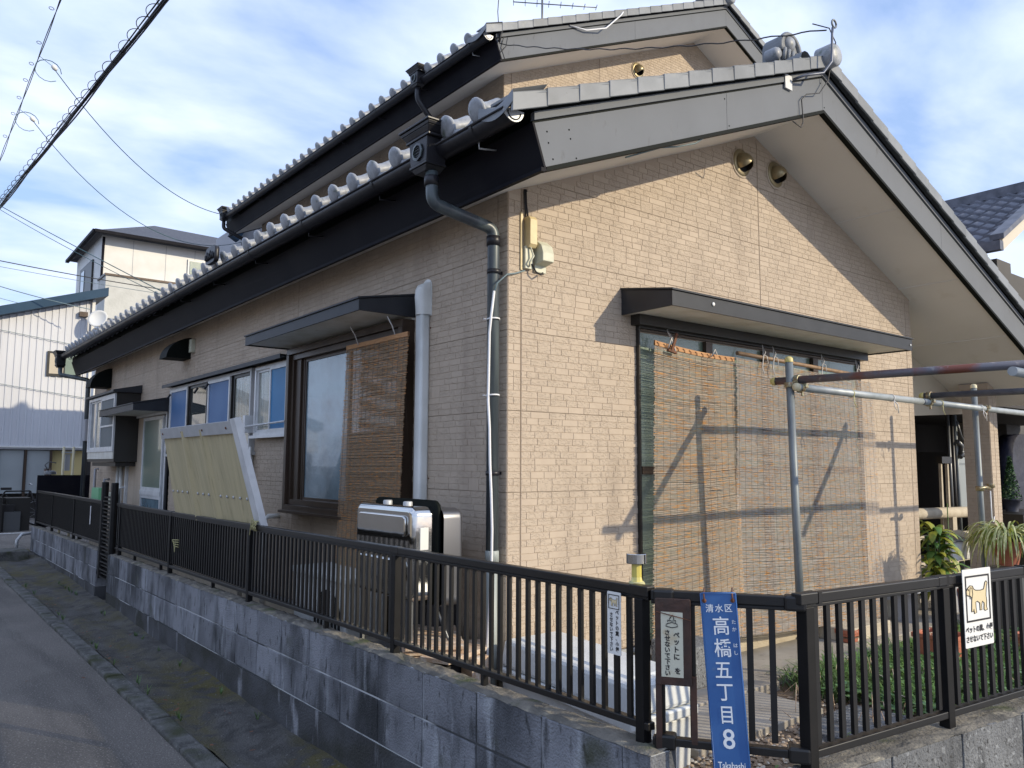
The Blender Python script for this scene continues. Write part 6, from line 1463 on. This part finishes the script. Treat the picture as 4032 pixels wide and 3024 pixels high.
m = MB(); m.box((3.8,31.0,5.2),(11,32,6.5)); m.build('lower_wall', 'white_wall', mh)
# satellite dish on the workshop side
dsh = thing('satellite_dish', (1.9, 21.5, 5.6), 'white satellite dish standing out above the far eave tiles', 'dish')
m = MB(); m.lathe([(.0,.0),(.12,.012),(.22,.045),(.27,.07),(.265,.085),(.21,.058),(.11,.025),(0,.012)], (1.90,21.5,5.62), (-.55,-.8,.35), 24); m.build('dish', 'white_wall', dsh)
m = MB(); m.tube([(1.93,21.58,5.55),(1.95,21.7,5.4),(1.86,22.0,5.4)], .03, 6); m.build('mast', 'alu', dsh)
m = MB(); m.box((2.25,14,0),(12,16.9,5.28)); rh = thing('shadow_block', (7,15.5,0), 'unseen plain block behind the brick-sided house, added to cast a shadow', 'house'); m.build('wall', 'grey_wall', rh)  # unseen block added to throw a level shadow edge on the workshop
m = MB(); m.box((2.2,13.9,5.281),(12.1,17.0,5.34)); m.build('roof', 'slate_roof', rh)
# blue gable glimpse between roofs
m = MB(); m.prism([(3.1,0),(9.0,0),(9.0,9.1),(4.45,8.6),(3.3,6.1)], (0,14.8,0), X3, Z3, Y3*5) if False else m.box((2.75,12.4,0),(8,14,6.45)); bg_ = thing('blue_house', (5,16,0), 'pinkish house with a blue roof edge glimpsed between the two roofs', 'house'); m.build('wall', 'grey_wall', bg_)
m = MB(); m.beam((2.55,12.3,6.05),(2.95,12.3,6.75),.2,.16, up=(0,1,0)); m.build('roof_edge', 'blue_trim', bg_)

# ================================================================== RIGHT: neighbour house
nb = thing('neighbour_house', (14, 4, 0), 'neighbour house with dark wavy tiles and a cream barge board at the right edge', 'house')
EX, EZ = 11.9, 5.22      # eave front-left corner
m = MB(); m.box((12.35,2.3,0),(20,6,5.2)); m.build('wall', 'nb_wall', nb)
m = MB(); m.box((12.30,1.95,0),(12.9,2.3,5.15)); m.build('wall_return', 'nb_wall', nb)
# roof plane: eave along y at x=EX, rising to +x
slope = .55; nr = 14; ft = MB()
nr = 11
for r in range(nr):
    xa = EX+r*.30; xb_ = xa+.31; 
    prs = []
    for j in range(0, 15*6+1):
        y = 1.75+j*.30/6; ph = (j % 6)/6*2*pi; prs.append((y, .03*cos(ph)))
    base = len(ft.v)
    for (yy, h) in prs: ft.v += [Vector((xa,yy,EZ+.12+(xa-EX)*slope+h+.045)), Vector((xb_,yy,EZ+.12+(xb_-EX)*slope+h)), Vector((xa,yy,EZ+.06+(xa-EX)*slope))]
    for j in range(len(prs)-1):
        a = base+3*j; ft.f += [(a,a+1,a+4,a+3),(a+2,a,a+3,a+5)]; ft.m += [0,0]; ft.s += [True,False]
ft.build('roof_tiles', 'nb_tile', nb, kind='stuff')
m = MB(); m.prism([(EX,EZ),(EX+3.3,EZ+3.3*slope),(EX+3.3,EZ+3.3*slope+.10),(EX,EZ+.10)], (0,1.8,0), X3, Z3, Y3*4.4); m.build('roof_deck', 'fascia_black', nb)
m = MB(); m.prism([(EX,EZ-.05),(EX+3.4,EZ-.05+3.4*slope),(EX+3.4,EZ+.14+3.4*slope),(EX,EZ+.14)], (0,1.70,0), X3, Z3, Y3*.06); m.build('barge_board', 'nb_barge', nb)
m = MB(); m.prism([(EX-.05,EZ+.143),(EX+3.4,EZ+.143+3.4*slope),(EX+3.4,EZ+.24+3.4*slope),(EX-.05,EZ+.24)], (0,1.66,0), X3, Z3, Y3*.22); m.build('verge', 'nb_tile', nb)
m = MB(); m.beam((EX-.1,1.68,EZ+.02),(EX-.1,6.3,EZ+.02),.14,.16); m.build('gutter', 'nb_tile', nb)
m = MB(); m.tube([(12.9,2.25,4.6),(12.9,2.25,3.2)], .05, 8); m.build('vent_pipe', 'alu', nb)
m = MB(); m.box((EX+3.1,1.6,EZ+3.1*slope+.14),(EX+3.5,6.4,EZ+3.1*slope+.34)); m.build('ridge', 'nb_tile', nb)
# dark carport side behind the column
m = MB(); m.box((11.2,2.0,0),(11.4,2.3,2.6)); tag(m.build('carport_post', 'cream_wall'), 'cream post in the shade beyond the brick column', 'post')
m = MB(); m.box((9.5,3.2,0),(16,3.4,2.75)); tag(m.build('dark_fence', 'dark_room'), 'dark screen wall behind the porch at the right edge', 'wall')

# ================================================================== across the street (behind the camera's left): casts the reflections
oh = thing('opposite_house', (-12, 5, 0), 'pale house with dark roof across the street, mirrored in the window panes', 'house')
m = MB(); m.box((-22,2,0),(-14,17,4.4)); m.build('wall', 'cream_wall', oh)
m = MB(); m.prism([(-22.5,4.3),(-13.4,4.3),(-18,6.4)], (0,.5,0), X3, Z3, Y3*17); m.build('roof', 'slate_roof', oh)
for y in (3, 7, 11, 14.5):
    m = MB(); m.box((-14,y,2.6),(-13.95,y+1.6,3.8)); m.build('window', 'clear_dark', oh)

# ================================================================== WIRES
def wire(name, pts, r, m_, label, cat='cable', group=None, n=6):
    m = MB(); m.tube(pts, r, n); o = m.build(name, m_); return tag(o, label, cat, group)
def cat_(a, b, sag, n=24):
    a, b = Vector(a), Vector(b); return [a.lerp(b, t)-Z3*sag*4*t*(1-t) for t in [i/n for i in range(n+1)]]
bt = thing('cable_bundle', (-1.5, 6, 5.1), 'thick black cable bundle with a spiral hanger crossing the sky over the street', 'cable')
LB = [Vector((-1.085, -.6, 5.02)), Vector((-2.61, 24, 5.22))]
def bl_(t): return LB[0].lerp(LB[1], t)-Z3*(.26*4*t*(1-t)*.35)
for k, (dx_, dz_, r) in enumerate(((0,0,.009),(.012,-.012,.006),(-.010,-.018,.006),(.006,-.030,.007),(-.004,.022,.004),(-.022,.006,.004))):
    m = MB(); m.tube([bl_(t/60)+Vector((dx_+.008*sin(t*.8+k),0,dz_+.008*cos(t*.7+k*2))) for t in range(61)], r, 6); m.build('cable', 'black_cable', bt)
m = MB(); sp_ = []
for i in range(104*14):
    y = -.6+i*.235/14; t = (y+.6)/24.6; a = 2*pi*i/14
    if t > 1: break
    sp_.append(bl_(t)+Vector((.038*cos(a)-.016, .018*sin(a), .038*sin(a)+.016)))
m.tube(sp_, .0034, 4); m.build('spiral_hanger', 'black_cable', bt)
tl = thing('telephone_line', (-1.41, 9, 7), 'thin looping telephone line high at the top left of the sky', 'cable')
def tlp(y, w_=0): return Vector((-1.425+.003*y, y, 7.02+.0-.004*(y-9)))
for k in range(2):
    m = MB(); m.tube([tlp(4+.25*i)+Vector((.012*sin(i*.5+k*3),0,.012*cos(i*.4+k*3))) for i in range(90)], .0055, 5); m.build('line', 'black_cable', tl)
for y in (7.2, 8.2, 8.9, 9.5, 10.2, 10.9, 12.0, 13.4):
    m = MB(); c = tlp(y)+Vector((-.05,0,.02)); m.tube([c+Vector((.028*cos(a),0.02*sin(a),.028*sin(a))) for a in [2*pi*i/12 for i in range(13)]], .004, 4); m.build('coil', 'black_cable', tl)
for y in (8.55, 10.6):
    c = tlp(y); m = MB(); m.lathe([(.0,-.05),(.03,-.03),(.035,0),(.026,.03),(.0,.05)], c+Vector((.18,-.05,-.13)), (.6,-.2,-.7), 10); m.build('insulator', 'white_wall', tl)
    m = MB(); m.tube([c, c+Vector((.18,-.05,-.13))], .004, 4); m.tube([c+Vector((.12+.16*cos(a),.05,-.15+.15*sin(a))) for a in [2*pi*i/14 for i in range(13)]], .006, 4); m.build('loop', 'teal_cable', tl)
wire('service_wire', cat_(tlp(8.55)+Vector((.18,-.05,-.15)), (2.02,11.4,6.22), .38), .0065, 'teal_cable', 'teal service wire sagging from the upper line to the upper eave end')
wire('service_wire', cat_(tlp(10.6)+Vector((.18,-.05,-.15)), (3.0,12.3,6.15), .83), .006, 'teal_cable', 'long teal wire sagging across in front of the slate roofed house')
wire('service_wire', cat_((-1.7,9.0,5.0), (-.46,5.52,3.40), .01), .0055, 'teal_cable', 'teal wire dropping from the left edge to the lower eave tiles')
wire('service_wire', cat_((-1.7,9.1,4.98), (-.46,5.60,3.38), .03), .004, 'teal_cable', 'thin twin wire just under the teal drop wire at the left')
wire('far_wire', cat_((-3,24,7.72), (8,24,7.25), .18), .014, 'black_cable', 'straight dark wire passing before the slate roofed house, upper one', group=None)
wire('far_wire', cat_((-3,24.2,7.55), (8,24.2,7.12), .14), .008, 'grey_cable', 'thin grey wire just below the straight dark far wire')
wire('far_wire', cat_((-4,26,7.5), (8,26,5.6), .2), .009, 'grey_cable', 'faint grey wire slanting past the workshop roof')
wire('far_wire', cat_((-4,23,7.6), (1.6,21,5.8), .2), .012, 'grey_cable', 'grey wire running down onto the workshop roof at the far left')
# twisted black wire from upper roof corner to the lower ridge
e1 = Vector((2.18, 2.96, 6.02)); e2 = Vector((2.33, -.66, 4.62))
wm = MB(); q = cat_(e1, e2, .10, 60); wm.tube([p+Vector((.006*sin(i*1.3),0,.006*cos(i*1.3))) for i, p in enumerate(q)], .0055, 5); tag(wm.build('antenna_wire', 'black_cable'), 'twisted black wire strung between the upper eave and the lower ridge', 'cable')
wire('antenna_wire', [e1+Vector((0,0,.0)), e1+Vector((-.03,0,.35)), e1+Vector((-.06,-.1,.9)), e1+Vector((-.14,-.2,1.6))], .005, 'black_cable', 'black wire rising from the upper eave corner out of the picture')
m = MB(); m.tube([e1+Vector((0,0,-.1)),e1+Vector((.06,-.03,-.02)),e1+Vector((.08,-.03,.09)),e1+Vector((.03,-.03,.08)),e1+Vector((0,-.02,-.05)),e1+Vector((.05,-.02,-.16))], .005, 5); m.tube([e1+Vector((-.01,0,.02)),e1+Vector((.01,-.02,.14))],.014,6,); m.build('wire_anchor', 'black_cable', house)
wire('antenna_cable', [(4.05,2.93,7.06),(3.98,2.90,6.98),(3.72,2.90,6.72),(3.45,2.95,6.62),(3.2,2.97,6.6)], .009, 'white_cable', 'white cable looping down over the upper barge board')
# pull-off bracket and black loop near the lower ridge
br = MB(); br.tube([(1.98,-.60,4.16),(2.02,-.66,4.18),(2.20,-.70,4.24),(2.28,-.72,4.34),(2.30,-.72,4.55),(2.31,-.72,4.60)], .009, 8); bro = br.build('wire_bracket', 'galv_dark', house)
m = MB(); m.box((1.91,-.59,4.09),(1.99,-.578,4.19)); m.build('bracket_plate', 'alu', bro)
m = MB(); m.tube([(2.33+.028*cos(a),-.72,4.635+.028*sin(a)) for a in [2*pi*i/14 for i in range(15)]], .007, 6); m.build('eye_ring', 'galv', bro)
m = MB(); m.tube([(2.22,-.62,4.64),(2.30,-.70,4.60),(2.38,-.70,4.52),(2.42,-.64,4.42),(2.40,-.62,4.28),(2.30,-.61,4.16),(2.15,-.60,4.11),(2.10,-.59,4.06),(2.11,-.59,3.95),(2.11,-.59,3.90),(2.09,-.585,3.86),(2.0,-.58,3.88)], .0042, 6); m.build('feed_loop', 'black_cable', bro)
m = MB(); m.tube([(.4,-.54,3.24),(.7,-.535,3.375),(.85,-.53,3.42),(1.0,-.545,3.475),(1.1,-.57,3.55)], .005, 5); m.build('soffit_wire', 'grey_cable', bro)

# roof antenna on the upper roof
an = thing('tv_antenna', (4.2, 4.6, 7.3), 'thin television antenna above the upper roof, cut by the top of the picture', 'antenna')
mx_, my_, mz_ = 4.17, 4.6, 7.95
m = MB(); m.tube([(mx_,my_,7.2),(mx_,my_,mz_+.5)], .014, 8); m.build('mast', 'grey_metal', an)
m = MB(); m.tube([(mx_-.28,my_+.3,mz_+.12),(mx_+.62,my_-.45,mz_+.02)], .008, 6); m.build('boom', 'grey_metal', an)
for k in range(8):
    t = k/7; c = Vector((mx_-.28,my_+.3,mz_+.12)).lerp(Vector((mx_+.62,my_-.45,mz_+.02)), t); L = .17-.05*t
    m = MB(); m.tube([c-Vector((.5,.62,.22)).normalized()*L, c+Vector((.5,.62,.22)).normalized()*L], .005, 5); m.build('element', 'grey_metal', an)

# group phrases for repeats
GR = {'plant pot': 'plant pots in the front garden', 'blind': 'reed blinds hung over the windows', 'cable': 'overhead cables and wires', 'sign': 'signs fixed to the fence',
      'fence': 'black fences round the plot', 'block wall': 'concrete block walls round the plot', 'rope': 'cords tied to the street fence', 'plant': 'plants in the front garden'}
for o in list(bpy.data.objects):
    if o.parent is None and o.get('category') in GR and not o.get('group'): o['group'] = GR[o['category']]
